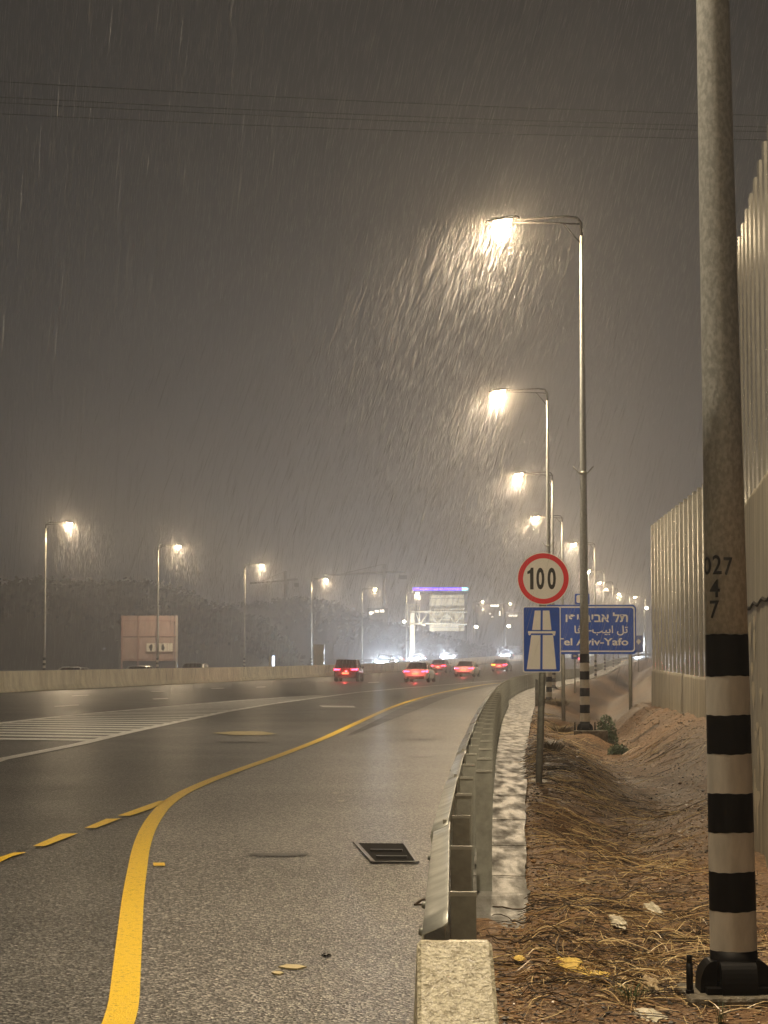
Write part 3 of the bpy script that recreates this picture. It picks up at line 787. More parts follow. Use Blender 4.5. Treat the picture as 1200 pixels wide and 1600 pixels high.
# ------------------------------------------------------------------ billboard beyond the barrier
BD = 192.0; bs = BD / F
bb = empty('billboard', P(232, 1052, BD), R(-4), 'back of a pale pink panelled billboard on steel posts', 'billboard')
bb.location.z = 0
def bx(u): return (u - 232) * bs
def bz(v): return P(232, v, BD)[2]
M_PINK = mat('pink_panel', (.38, .27, .24), .6, var=.2, vscale=1.2, bump=.1)
M_PINKD = mat('pink_frame', (.30, .17, .15), .6)
for (u0, u1) in ((188, 214.5), (216, 243), (247.5, 271.5), (272.5, 277.5)):
    for (v0, v1) in ((962, 994.6), (995.6, 1033)):
        m = MB(); m.box(bx(u0), 0, bz(v1), bx(u1), .12, bz(v0)); bevel(m.build('panel', M_PINK, bb), .02, 1)
for u in (190, 215.3, 245, 276):
    m = MB(); m.box(bx(u) - .06, -.09, -.2, bx(u) + .06, -.01, bz(963)); m.build('post', M_PINKD if u != 276 else M_GALV2, bb)
m = MB()
for v in (970, 994, 1030): m.box(bx(188), -.05, bz(v) - .04, bx(277), -.012, bz(v) + .04)
m.build('crossbar', M_PINKD, bb)
M_PST = mat('poster_white', (.62, .58, .50), .6)
for (u0, u1) in ((229, 243), (248.5, 261), (262, 270)):
    po = MB().box(bx(u0), -.16, bz(1018), bx(u1), -.13, bz(1005)).build('poster', M_PST, bb)
    r = random.Random(u0)
    if u1 - u0 > 10:
        uc = (u0 + u1) / 2
        pts = [(bx(uc) + r.uniform(.5, 1) * .2 * math.cos(t) , (bz(1018) + bz(1005)) / 2 - .02 + r.uniform(.6, 1.1) * .33 * math.sin(t)) for t in [k * .45 for k in range(14)]]
        flat('dark_motif', [pts], -.165, M_SBLK, po)

# ------------------------------------------------------------------ sign gantry
GD = 345.0; gs = GD / F
ga = empty('sign_gantry', (P(643, 1035, GD)[0], GD, roadz(GD) - .3), 0, 'lit steel sign gantry reaching over the oncoming lanes', 'gantry')
gx = lambda u: P(u, 960, GD)[0] - ga.location.x
gz = lambda v: P(640, v, GD)[2] - ga.location.z
M_GANT = mat('gantry_paint', (.85, .80, .64), .5, var=.15, vscale=1)
m = MB(); m.box(gx(640.5), 0, -.5, gx(648), .7, gz(958)); m.build('column', M_GANT, ga)
m = MB()
for yy in (0, 1.2):
    for v in (955.5, 974.5): m.tube([(gx(640), yy, gz(v)), (gx(730), yy, gz(v))], .16, 8)
    us = [648, 657, 670, 684, 698, 712, 726]
    for k, (a, b) in enumerate(zip(us, us[1:])):
        m.tube([(gx(a), yy, gz(974.5 if k % 2 else 955.5)), (gx(b), yy, gz(955.5 if k % 2 else 974.5))], .11, 6)
    m.tube([(gx(655.5), yy, gz(974)), (gx(655.5), yy, gz(944))], .07, 6)
m.build('truss', M_GANT, ga)
m = MB()
for u in (637, 641, 646.5, 655.5): m.tube([(gx(u), 0, gz(975)), (gx(u), 0, gz(944))], .06, 6)
for v in (944.5, 950): m.tube([(gx(637), 0, gz(v)), (gx(656), 0, gz(v))], .06, 6)
m.build('railing', M_GANT, ga)
M_SHEET = mat('sign_back_sheet', (.82, .76, .56), .5, var=.25, vscale=.8)
for k in range(6):
    u0 = 671.5 + k * 9.2
    m = MB(); m.box(gx(u0), 1.5, gz(986), gx(u0 + 8.6), 1.62, gz(929)); m.build('back_panel', M_SHEET, ga)
m = MB()
for v in (935, 950, 966, 980): m.box(gx(672), 1.42, gz(v) - .06, gx(726), 1.495, gz(v) + .06)
m.build('crossbar', M_GALV2, ga)
L = bpy.data.lights.new('added_gantry_fill', 'POINT'); L.energy = 2000; L.color = LAMP_COL; L.shadow_soft_size = .2  # added fill light that brightens the truss and sign back
g_ = bpy.data.objects.new('added_gantry_fill', L); COL.objects.link(g_); g_.parent = ga; g_.location = (gx(662), -5, gz(985))
m = MB(); m.box(gx(662) - .25, -.9, gz(978), gx(662) + .25, -.5, gz(975.5)); m.tube([(gx(662), 0, gz(975)), (gx(662), -.7, gz(975.6))], .05, 6); m.build('added_floodlight', M_GANT, ga)  # housing added to go with the fill light
# ------------------------------------------------------------------ distant buildings with lights
M_DARKB = mat('distant_facade', (.07, .065, .06), .7, var=.3, vscale=.1)
def lamp_mat(name, c, s): return mat(name, c, .5, emit=c, estr=s)
M_PURP = lamp_mat('purple_led', (.16, .06, 1.0), 7); M_CYAN = lamp_mat('cyan_led', (.25, .8, 1.0), 9); M_WINL = lamp_mat('lit_window', (1, .9, .72), 6)
DB = 520
db = empty('distant_walkway', (P(688, 1000, DB)[0], DB, roadz(DB) - 1), 0, 'far elevated walkway edged with a purple light strip', 'bridge')
hx = lambda u: P(u, 925, DB)[0] - db.location.x
hz = lambda v: P(688, v, DB)[2] - db.location.z
m = MB(); m.box(hx(646), 0, hz(927), hx(732), 3, hz(923)); m.box(hx(650), .5, 0, hx(651.5), 2, hz(927)); m.box(hx(728), .5, 0, hx(729.5), 2, hz(927))
m.build('deck', M_DARKB, db)
m = MB(); m.box(hx(645), -.5, hz(922.5), hx(722), -.1, hz(918.5)); m.build('light_strip', M_PURP, db)
m = MB(); m.box(hx(722), -.55, hz(922.5), hx(728), -.1, hz(918)); m.box(hx(728), -.5, hz(922), hx(731), -.1, hz(919)); m.build('light_strip', M_CYAN, db)
def far_block(u0, u1, v0, D, label, wins):
    o = empty('distant_building', (P((u0 + u1) / 2, 1000, D)[0], D, roadz(D) - 2), 0, label, 'building')
    fx_ = lambda u: P(u, 950, D)[0] - o.location.x
    fz_ = lambda v: P(600, v, D)[2] - o.location.z
    m = MB(); m.box(fx_(u0), 0, 0, fx_(u1), 16, fz_(v0)); m.build('wall', M_DARKB, o)
    for (a, b, c, d) in wins:
        m = MB(); m.box(fx_(a), -.25, fz_(d), fx_(b), -.02, fz_(c)); m.build('window', M_WINL, o)
far_block(747, 788, 944, 560, 'far building with a bright strip under its roof, right of the gantry', [(766, 779, 945.2, 947.6), (764, 767, 958, 960), (768, 770.5, 963, 965), (780, 781.5, 955, 962)])
far_block(790, 824, 957, 600, 'far low building with one long lit window by the round sign', [(795, 808, 961, 963)])
far_block(574, 606, 950, 520, 'small lit far building on the ridge left of the gantry', [(577, 584, 956, 958.5), (586, 592, 954, 956.5), (594, 600, 953, 956.5), (578, 581, 959, 960.5)])
# lone distant lamps
def far_light(u, v, D, label, warm=True, vb=1035):
    p = P(u, v, D); b = P(u, vb, D)
    o = empty('distant_lamp', (p[0], D, b[2]), 0, label, 'street lamp')
    m = MB(); m.tube([(0, 0, -1), (0, 0, p[2] - b[2])], .09, 6); m.tube([(0, 0, p[2] - b[2]), (.5, -.3, p[2] - b[2] + .2)], .05, 6); m.build('pole', M_GALV2, o)
    m = MB(); c = Vector((.5, -.4, p[2] - b[2] + .1))
    rws = [[(c.x + .38 * math.sin(t) * math.cos(a), c.y + .3 * math.sin(t) * math.sin(a), c.z + .3 * math.cos(t)) for a in [k * math.pi / 4 for k in range(8)]] for t in [j * math.pi / 6 + .01 for j in range(7)]]
    m.grid(rws, closed=True); m.build('globe', M_LENS, o)
far_light(740, 980, 430, 'low distant lamp under the right end of the gantry sign'); far_light(791, 979, 450, 'low distant lamp right of the gantry, left of the blue signs'); far_light(628, 972, 470, 'faint distant lamp left of the gantry column')
far_light(1006, 951, 420, 'distant low lamp between the Tel Aviv sign and the noise barrier')
# tower crane silhouettes
def crane(u, v, D, jib, label):
    p = P(u, v, D); o = empty('tower_crane', (p[0], D, 0), 0, label, 'crane')
    m = MB(); m.tube([(0, 0, 0), (0, 0, p[2] + 3)], .4, 4); m.build('mast', M_DARKB, o)
    m = MB(); m.tube([(-jib, 0, p[2]), (jib * .35, 0, p[2] + 1)], .28, 4); m.tube([(0, 0, p[2] + 3), (-jib * .8, 0, p[2])], .1, 4); m.box(jib * .25, -.5, p[2] - 1, jib * .38, .5, p[2]); m.build('jib', M_DARKB, o)
crane(446, 911, 520, 9, 'faint left tower crane above the woodland'); crane(600, 899, 540, 16, 'faint right tower crane near the gantry')
# small lit cabinet and grey post beside the barrier
p = P(430, 1043, 205); cab = empty('lit_cabinet', (p[0] - .3, 205, 0), 0, 'small narrow cabinet glowing white beyond the barrier', 'cabinet')
MB().box(-.35, 0, 0, -.02, .3, 1.9).build('housing', M_GALV2, cab); MB().box(0, -.02, .9, .22, .3, 2.0).build('lit_face', lamp_mat('cabinet_light', (.7, .8, 1), 3), cab)
p = P(498, 1030, 215); kb = empty('roadside_cabin', (p[0], 215, 0), 0, 'narrow grey cabin beyond the barrier beside a thin lamp', 'cabin')
MB().box(-.55, 0, 0, .55, 1, 3.1).build('wall', M_GALV2, kb); MB().box(-.62, -.05, 3.1, .62, 1.05, 3.2).build('roof', M_GALVD, kb); MB().box(-.2, -.03, .1, .35, -.004, 2.2).build('door', M_GALVD, kb)

# ------------------------------------------------------------------ woodland and its hill beyond the opposite carriageway
def leaf_mat():
    return mat('night_leaves', (.014, .016, .009), .8, col2=(.010, .012, .007), vscale=.5)
M_LEAF = leaf_mat()
def wood(name, tab, D0, D1, label, seed, nclump):
    r = random.Random(seed); m = MB()
    us = [t[0] for t in tab]
    for k in range(nclump):
        u = r.uniform(us[0], us[-1]); D = r.uniform(D0, D1)
        vt = lerp_tab(tab, u)
        zt_ = P(u, vt, D0)[2] * (.93 + .07 * r.random())
        p = P(u, 1030, D); rr_ = r.uniform(1.6, 3.4)
        # crown of leaf clusters
        cz = zt_ - rr_
        q = r.random()
        if q > .45: cz = r.uniform(.5, max(1, zt_ - rr_))
        for j in range(70):
            d = Vector((r.gauss(0, 1), r.gauss(0, 1), r.gauss(0, .85))).normalized() * rr_ * (r.random() ** .4)
            c = Vector((p[0], D, cz)) + d; s = r.uniform(.18, .5)
            a = Vector((r.gauss(0, 1), r.gauss(0, 1), r.gauss(0, 1))).normalized() * s; b = a.orthogonal().normalized() * s * .8
            m.add([c - a, c - b, c + a, c + b], [(0, 1, 2, 3)])
    o = m.build(name, M_LEAF, fix=False); tag(o, label, 'woodland', kind='stuff')
    # mound under the wood
    rws = []
    for D in (D0 - 4, D0 + 3, D1, D1 + 30):
        rws.append([(P(u, 1030, D)[0], D, max(.0, (P(u, lerp_tab(tab, u), D0)[2] - 4.0)) if D0 < D < D1 + 10 else -.2) for u in range(int(us[0]), int(us[-1]) + 1, 12)])
    tag(MB().grid(rws).build('hill', M_FIELD, fix=False), kind='structure')
wood('woodland', [(-260, 905), (-60, 897), (0, 900), (60, 893), (130, 893), (150, 898), (220, 896), (250, 902), (290, 915), (330, 932), (345, 938), (362, 944), (400, 955), (440, 1000), (455, 1040)], 262, 285, 'dark night woodland on the low hill behind the pink billboard', 1, 700)
wood('woodland', [(300, 960), (350, 944), (392, 934), (415, 936), (440, 928), (480, 925), (505, 930), (540, 943), (570, 955), (600, 966), (640, 975), (680, 985), (730, 1000), (800, 1010), (830, 1020)], 390, 415, 'far dark woodland between the billboard and the sign gantry', 2, 520)

# ------------------------------------------------------------------ overhead power lines
M_WIRE = mat('cable', (.02, .02, .02), .6)
wl = ['topmost of the thin dark power cables crossing the sky', 'second power cable down crossing the sky', 'third power cable down crossing the sky', 'lowest of the thin dark power cables crossing the sky']
for i, (va, vb, D) in enumerate(((118, 186, 90), (143, 203, 92), (152, 210, 92), (170, 222, 94))):
    a = Vector(P(-160, va, D)); b = Vector(P(1400, vb, D + 6)); pts = []
    for k in range(25):
        t = k / 24; q = a.lerp(b, t); q.z -= .25 * math.sin(math.pi * t); pts.append(q)
    o = MB().tube(pts, .02, 5).build('power_cable', M_WIRE, fix=False)
    tag(o, wl[i], 'power cable', 'power cables across the sky')

# ------------------------------------------------------------------ cars
SPRAY_GLARE = []
M_TAIL = lamp_mat('tail_light', (1, .05, .06), 22); M_TAIL.node_tree.nodes['Principled BSDF'].inputs['Emission Color'].default_value = (1, .03, .07, 1)
M_AMBER = lamp_mat('turn_signal', (1, .28, .02), 14)
M_HL = lamp_mat('headlight', (.8, .88, 1), 60)
M_PLATE = mat('yellow_plate', (.75, .55, .12), .4, emit=(1, .75, .4), estr=.5)  # plate glows on its own, the light on it is in the material
def make_car(paint, kind='sedan', front=False, amber=False):
    """origin on the ground under the tail, car pointing +y"""
    root = empty('car'); L_ = 4.55; hw = .9
    Hr = 1.45 if kind == 'sedan' else 1.66; belt = .95 if kind == 'sedan' else 1.06
    # lower body sections along the length: y, half width, bottom, belt height
    st = [(0, .74, .42, .72 if kind == 'sedan' else .80), (.05, .84, .32, belt - .06), (.22, .89, .26, belt), (.8, hw, .24, belt + .02), (1.8, hw, .22, belt), (3.0, hw, .22, belt - .05), (3.6, .89, .22, belt - .12), (4.2, .86, .25, .76), (4.48, .76, .30, .62), (4.55, .62, .38, .55)]
    rws = []
    for y, wd, zb, zt_ in st:
        half = [(wd * .86, zb), (wd * .97, zb + .10), (wd, (zb + zt_) / 2), (wd * .985, zt_ - .10), (wd * .93, zt_ - .02), (wd * .80, zt_), (0, zt_ + .015)]
        rws.append([(x, y, z) for x, z in half] + [(-x, y, z) for x, z in half[-2::-1]])
    m = MB(); m.grid(rws, closed=True); m.add(rws[0], [tuple(range(13))]); m.add(rws[-1], [tuple(range(13))[::-1]])
    body = m.build('body', paint, root)
    # glasshouse
    if kind == 'sedan': gst = [(.62, .76, 0), (1.25, .62, 1), (2.0, .64, 1.0), (2.5, .62, .97), (3.35, .74, 0)]
    else: gst = [(.10, .80, 0), (.45, .66, 1), (1.5, .68, 1.0), (2.3, .66, .98), (3.15, .76, 0)]
    m = MB(); rws = []
    for y, wd, k in gst:
        zr = belt - .01 + (Hr - .05 - belt) * k
        rws.append([(.80, y, belt - .03), (wd + .02, y, zr - .05 * k), (wd - .10, y, zr), (0, y, zr + .02), (-(wd - .10), y, zr), (-(wd + .02), y, zr - .05 * k), (-.80, y, belt - .03)])
    m.grid(rws, smooth=False); m.build('windows', M_GLASS, root)
    m = MB(); rws = []
    for y, wd, k in gst[1:-1]:
        zr = belt + (Hr - .04 - belt) * k
        rws.append([(wd + .015, y, zr - .05), (wd - .09, y, zr + .012), (0, y, zr + .035), (-(wd - .09), y, zr + .012), (-(wd + .015), y, zr - .05)])
    m.grid(rws)
    # pillars
    for s in (-1, 1):
        (ya, wa, _), (yb, wb, _) = gst[0], gst[1]; m.tube([(s * .79, ya, belt), (s * (wb + .01), yb, Hr - .06)], .045, 6)
        (ya, wa, _), (yb, wb, _) = gst[-1], gst[-2]; m.tube([(s * .79, ya, belt - .05), (s * (wb + .01), yb, Hr - .08)], .04, 6)
        m.tube([(s * .81, 1.75, belt), (s * .655, 1.8, Hr - .06)], .03, 6)
    m.build('roof', paint, root)
    for y in (.85, 3.62):
        for s in (-1, 1):
            wl_ = empty('wheel'); wl_.parent = root; wl_.location = (s * .80, y, .33)
            m = MB(); m.tube([(-.11, 0, 0), (-.09, 0, 0), (.09, 0, 0), (.11, 0, 0)], [.29, .33, .33, .29], 18); m.build('tyre', M_RUB, wl_)
            m = MB(); m.tube([(s * .105, 0, 0), (s * .118, 0, 0)], [.20, .18], 12); m.build('rim', M_GALV2, wl_)
    m = MB(); m.box(-.62, -.03, .26, .62, .06, .46); bevel(m.build('bumper', M_RUB, root), .02, 1)
    m = MB(); m.box(-.25, -.035, .56, .25, -.012, .68); m.build('number_plate', M_PLATE, root)
    for s in (-1, 1):
        m = MB(); zl = belt - .18
        m.add([(s * .84, .03, zl - .06), (s * .44, -.015, zl - .045), (s * .40, -.015, zl + .055), (s * .86, .04, zl + .09), (s * .885, .30, zl + .08), (s * .89, .28, zl - .04),
               (s * .82, .10, zl - .06), (s * .44, .08, zl - .045), (s * .40, .08, zl + .055), (s * .84, .12, zl + .09)],
              [(0, 1, 2, 3), (0, 3, 4, 5), (2, 8, 9, 3), (1, 7, 8, 2), (0, 6, 7, 1)])
        m.build('tail_light', M_AMBER if amber and s < 0 else M_TAIL, root)
        m = MB(); m.box(s * .55, 4.40, .58, s * .80, 4.50, .70); m.build('headlight', M_HL if front else M_GLASS, root)
        m = MB(); m.box(s * .92, 2.85, .95, s * 1.06, 2.95, 1.10); bevel(m.build('mirror', paint, root), .02, 1)
    if kind == 'sedan':
        m = MB(); m.box(-.5, .3, belt + .018, .5, .42, belt + .03); 
    return root
def point(par, loc, col, e, r=.08):
    L = bpy.data.lights.new('car_light', 'POINT'); L.energy = e; L.color = col; L.shadow_soft_size = r
    o = bpy.data.objects.new('car_light', L); COL.objects.link(o); o.parent = par; o.location = loc
PR = mat('dark_red_paint', (.10, .012, .018), .25, .3, coat=.6); PW = mat('white_paint', (.66, .62, .54), .28, coat=.6); PS = mat('silver_paint', (.42, .40, .37), .3, .6, coat=.5); PG = mat('grey_paint', (.20, .20, .20), .3, .5, coat=.5)
cars = [(540, 1064, 150, PR, 'suv', 'dark red car with glowing red tail lights nearest the concrete barrier', False, .10),
        (649, 1066.5, 145, PW, 'sedan', 'pale car with its boot lit, in front of the gantry column', False, .16),
        (683, 1050.5, 222, PS, 'sedan', 'small silver car between the two white cars, partly hidden', False, .2),
        (724, 1058.5, 186, PW, 'sedan', 'white sedan with red tail lights under the gantry sign', False, .2),
        (779, 1049.5, 235, PS, 'sedan', 'car with flashing orange light beside the blue motorway sign', True, .22),
        (909, 1037, 330, PS, 'sedan', 'distant car with red tail lights seen under the Tel Aviv sign', False, .2)]
for (u, vb, D, pt, kd, lb, am, hd) in cars:
    x = (u - 600) / F * D
    o = make_car(pt, kd, False, am); o.location = (x, D, roadz(D) + .004); o.rotation_euler = (0, 0, -hd)
    tag(o, lb, 'car', 'cars driving away in the near carriageway')
    point(o, (0, -.45, .8), (1, .08, .08), 80)
    SPRAY_GLARE.append((x, D - 1.0, roadz(D) + .4, 2200, 1.4, .5)); SPRAY_GLARE.append((x - .6, D - .4, roadz(D) + .8, 260, .3, .25)); SPRAY_GLARE.append((x + .6, D - .4, roadz(D) + .8, 260, .3, .25))  # the two small clusters are drops added as tail light glow
onc = [(-175, 100, 'oncoming car just showing its roof at far left'), (107, 120, 'oncoming car roof right of the leftmost lamp post'), (215, 138, 'oncoming car behind the barrier below the pink billboard'), (302, 145, 'oncoming car roof right of the pink billboard')]
for (u, D, lb) in onc[1:]:
    x = (u - 600) / F * D
    o = make_car(PS if u != 302 else PG, 'suv' if u == 302 else 'sedan', True); yy = D + 2
    o.location = (x, yy + 4, -.25); o.rotation_euler = (0, 0, math.pi - .148 + .0); tag(o, lb, 'car', 'oncoming cars beyond the barrier')
ohl = [(607, 250), (622, 262), (657, 300), (705, 330), (797, 352), (1003, 420)]
olb = ['oncoming car with white headlights right of the dark red car', 'oncoming car with white headlights left of the gantry column', 'oncoming car whose headlights glare behind the pale car', 'oncoming car whose headlights glare between the silver and white cars', 'oncoming car with bluish glare beside the orange flashing car', 'oncoming car with bright headlights right of the Tel Aviv sign']
for (u, D), lb in zip(ohl, olb):
    x = (u - 600) / F * D
    o = make_car(PG, 'sedan', True); hd = math.pi - .2
    o.location = (x, D + 4.5, roadz(D) + .45 + (.8 if D > 400 else 0)); o.rotation_euler = (0, 0, hd); tag(o, lb, 'car', 'oncoming cars beyond the barrier')
    point(o, (0, 5.2, .75), (.75, .86, 1), 9000, .15)
    SPRAY_GLARE.append((x, D - 1, roadz(D) + 1.25, int(2600 * (D / 250) ** .5), .75 * D / 250, .7 * D / 250)); SPRAY_GLARE.append((x, D, roadz(D) + .6, 900, 2.6, .5))  # first cluster is drops added before the headlights as glare

# ------------------------------------------------------------------ litter, twigs, gravel, plants on the verge
rnd = random.Random(11)
def vz(x, y): return verge(x, y)
# gravel
m = MB()
ico = [(0, 0, 1), (.894, 0, .447), (.276, .851, .447), (-.724, .526, .447), (-.724, -.526, .447), (.276, -.851, .447), (0, 0, -.4)]
icf = [(0, 1, 2), (0, 2, 3), (0, 3, 4), (0, 4, 5), (0, 5, 1), (6, 2, 1), (6, 3, 2), (6, 4, 3), (6, 5, 4), (6, 1, 5)]
for k in range(24000):
    y = 8.6 + 48 * rnd.random() ** 1.8; x = stripr(y) + rnd.random() ** 1.2 * (min(barx(y) - .05, .2 * y) - stripr(y)) - .05
    if y < 13.5 and rnd.random() < .3: x = railx(y) + .12 + rnd.random() * .35
    s = rnd.uniform(.004, .014) * (1.9 if rnd.random() < .05 else 1) * (1 + y * .02)
    c = Vector((x, y, vz(x, y) + s * .1)); Mx = Matrix.Translation(c) @ Matrix.Rotation(rnd.random() * 6.3, 4, 'Z') @ Matrix.Diagonal((s * rnd.uniform(.7, 1.4), s * rnd.uniform(.6, 1.2), s * rnd.uniform(.35, .8), 1))
    m.add(ico, icf, rnd.choice((0, 0, 1, 2)), Mx)
tag(m.build('gravel', [mat('brown_stone', (.26, .15, .07), .35), mat('pale_stone', (.42, .30, .17), .3), mat('dark_stone', (.05, .04, .03), .5)], fix=False), 'loose gravel and soil crumbs over the verge', 'gravel', kind='stuff')
# straw and dead twigs
def twig(m, x, y, L_, ang, r_, lift, mi, curve=.3, n=5):
    pts = []
    a = ang
    px, py = x, y
    for k in range(n + 1):
        t = k / n
        pts.append((px, py, vz(px, py) + r_ + lift * math.sin(math.pi * t) + .003))
        a += rnd.uniform(-curve, curve); px += math.cos(a) * L_ / n; py += math.sin(a) * L_ / n
    m.tube(pts, [r_ * (1 - .5 * k / n) for k in range(n + 1)], 3, mi, cap=False, smooth=False)
m = MB()
clumps = [(1.35, 10.9, .5, 1.2, 500), (1.55, 12.5, .6, 1.6, 420), (1.1, 12.2, .45, 1.5, 200), (2.0, 12.6, .5, 1.6, 300), (1.6, 14.6, .7, 1.2, 260), (2.15, 17.0, .8, 2.0, 200), (2.3, 22, .7, 3, 260), (2.7, 27, .8, 4, 300), (2.7, 33, .8, 5, 300), (3.6, 38, .8, 6, 260), (1.0, 10.6, .4, 1.2, 120), (.62, 10.8, .3, 2.2, 90), (2.4, 30, .5, 5, 300), (3.2, 36, .5, 5, 260), (4.2, 45, .6, 6, 260), (4.9, 55, .7, 8, 260), (3.4, 26, .8, 4, 160), (2.0, 19, .8, 2.5, 240), (5.6, 40, .5, 6, 140)]
for (cx, cy_, sx_, sy_, n_) in clumps:
    for k in range(n_):
        x, y = cx + rnd.gauss(0, sx_ * .5), cy_ + rnd.gauss(0, sy_ * .5)
        if x < stripr(y) - (.1 if y > 13.4 else .33) or x > barx(y) - .05: continue
        f = 1 + y * .03
        twig(m, x, y, rnd.uniform(.06, .34) * f, rnd.uniform(0, 6.28), rnd.uniform(.0012, .0028) * f, rnd.uniform(0, .04), rnd.choice((0, 1, 2, 2)), .17, 4)
tag(m.build('dry_straw', [mat('straw', (.42, .28, .13), .4), mat('pale_straw', (.72, .55, .28), .35), mat('dark_twig', (.05, .034, .02), .6)], fix=False), 'matted wet straw and dead stems on the verge', 'straw', kind='stuff')
# longer fallen branches
M_TWG = mat('wet_branch', (.085, .055, .03), .4, var=.4, vscale=30)
brs = [((1010, 1378), (925, 1420), (868, 1446), 'long bare branch lying diagonally across the verge'), ((770, 1418), (860, 1426), (985, 1428), 'long straight stick crossing from the strip into the straw'), ((775, 1400), (810, 1412), (850, 1405), 'short bent twig on the end of the concrete strip'), ((800, 1440), (840, 1450), (905, 1428), 'curved brown twig below the straight stick'), ((880, 1500), (850, 1470), (912, 1462), 'pale hooked twig near the yellow foam'), ((760, 1463), (820, 1478), (850, 1474), 'dark twig on the soil beside the end block')]
for a, b, c, lb in brs:
    pts = []
    for k in range(13):
        t = k / 12; u = a[0] * (1 - t) ** 2 + 2 * b[0] * t * (1 - t) + c[0] * t * t; v = a[1] * (1 - t) ** 2 + 2 * b[1] * t * (1 - t) + c[1] * t * t
        x, y = G(u, v); pts.append((x, y, vz(x, y) + .035 + .006 * math.sin(k * 2.1)))
    o = MB().tube(pts, [.006 * (1 - .5 * k / 12) for k in range(13)], 5).build('fallen_branch', M_TWG); tag(o, lb, 'branch', 'fallen branches on the verge')
m = MB(); x, y = G(655, 1416); m.tube([(x - .03, y, .01), (x + .02, y + .12, .03), (x + .06, y + .2, .02)], .008, 5); m.tube([(x - .03, y, .01), (x + .05, y - .03, .02)], .006, 5)
tag(m.build('fallen_twig', M_TWG), 'small brown twig at the foot of the guardrail beam', 'twig')
# litter
def crumple(name, u, v, w_, h_, material, lb, cat, seed, zh=.03, z0=0):
    r = random.Random(seed); x, y = G(u, v, z0); s_ = y / F; hw_ = w_ / 2 * s_; dy = h_ / 2 * y * y / (F * EYE) * .9
    bm = bmesh.new(); bmesh.ops.create_icosphere(bm, subdivisions=3, radius=1)
    for q in bm.verts:
        nn_ = noise.noise(q.co * 2.3 + Vector((seed, 0, 0))) * .45 + noise.noise(q.co * 6 + Vector((0, seed, 0))) * .25
        q.co *= 1 + nn_; q.co.x *= hw_; q.co.y *= dy; q.co.z = q.co.z * zh if q.co.z > 0 else q.co.z * zh * .15
    me = bpy.data.meshes.new(name); bm.to_mesh(me); bm.free(); me.materials.append(material)
    o = bpy.data.objects.new(name, me); COL.objects.link(o); o.location = (x, y, (vz(x, y) if x > stripr(y) else .005) + .004); tag(o, lb, cat)
    return o
M_PAP = mat('wet_paper', (.70, .64, .48), .5, bump=.4, bscale=20, var=.2, vscale=30); M_FOAM = mat('yellow_foam', (.80, .56, .12), .6, bump=.8, bscale=60, var=.3, vscale=50)
crumple('paper_scrap', 1011, 1577, 54, 22, M_PAP, 'white crumpled paper lying before the striped column', 'litter', 1, .022)
crumple('foam_lump', 889, 1503, 44, 22, M_FOAM, 'bright yellow foam lump on the soil', 'litter', 2, .03)
crumple('foam_lump', 812, 1500, 16, 8, M_FOAM, 'small yellow foam crumb left of the larger lump', 'litter', 3, .012)
crumple('foam_smear', 925, 1514, 50, 9, M_FOAM, 'thin yellow foam smear right of the lump', 'litter', 4, .012)
crumple('plastic_scrap', 965, 1447, 22, 20, M_PAP, 'white plastic scrap caught in the straw', 'litter', 5, .03)
crumple('plastic_scrap', 1020, 1417, 24, 18, M_PAP, 'pale plastic scrap beside the striped column', 'litter', 6, .04)
crumple('pale_stone', 1015, 1535, 26, 20, mat('buff_rock', (.40, .30, .17), .5, bump=.5), 'buff stone left of the plinth', 'stone', 7, .05)
crumple('pale_stone', 912, 1372, 14, 8, mat('buff_rock2', (.46, .36, .2), .5), 'small flat buff stone on the brown soil', 'stone', 8, .02)
crumple('wet_rag', 842, 1222, 26, 5, M_PAP, 'white paper scrap round the foot of the sign pole', 'litter', 9, .015)
M_LF = mat('yellow_leaf', (.60, .50, .26), .45)
for (u, v, w_, h_, lb) in ((457, 1514.5, 44, 7, 'larger yellow leaf flat on the wet shoulder'), (434, 1524, 19, 5, 'smaller yellow leaf flat on the wet shoulder')):
    px = [(u - w_ / 2, v), (u - w_ * .2, v - h_ / 2), (u + w_ * .2, v - h_ * .4), (u + w_ / 2, v), (u + w_ * .15, v + h_ / 2), (u - w_ * .25, v + h_ * .3)]
    pts = [G(a, b) for a, b in px]; m = MB(); m.add([(x, y, .016) for x, y in pts] + [(x, y, .008) for x, y in pts], [(0, 1, 2, 3, 4, 5), (11, 10, 9, 8, 7, 6)] + [(i, i + 6, (i + 1) % 6 + 6, (i + 1) % 6) for i in range(6)])
    tag(m.build('fallen_leaf', M_LF), lb, 'leaf')
crumple('asphalt_crumb', 510, 1495, 14, 5, M_TAR, 'dark crumb on the wet shoulder asphalt', 'stone', 12, .015)
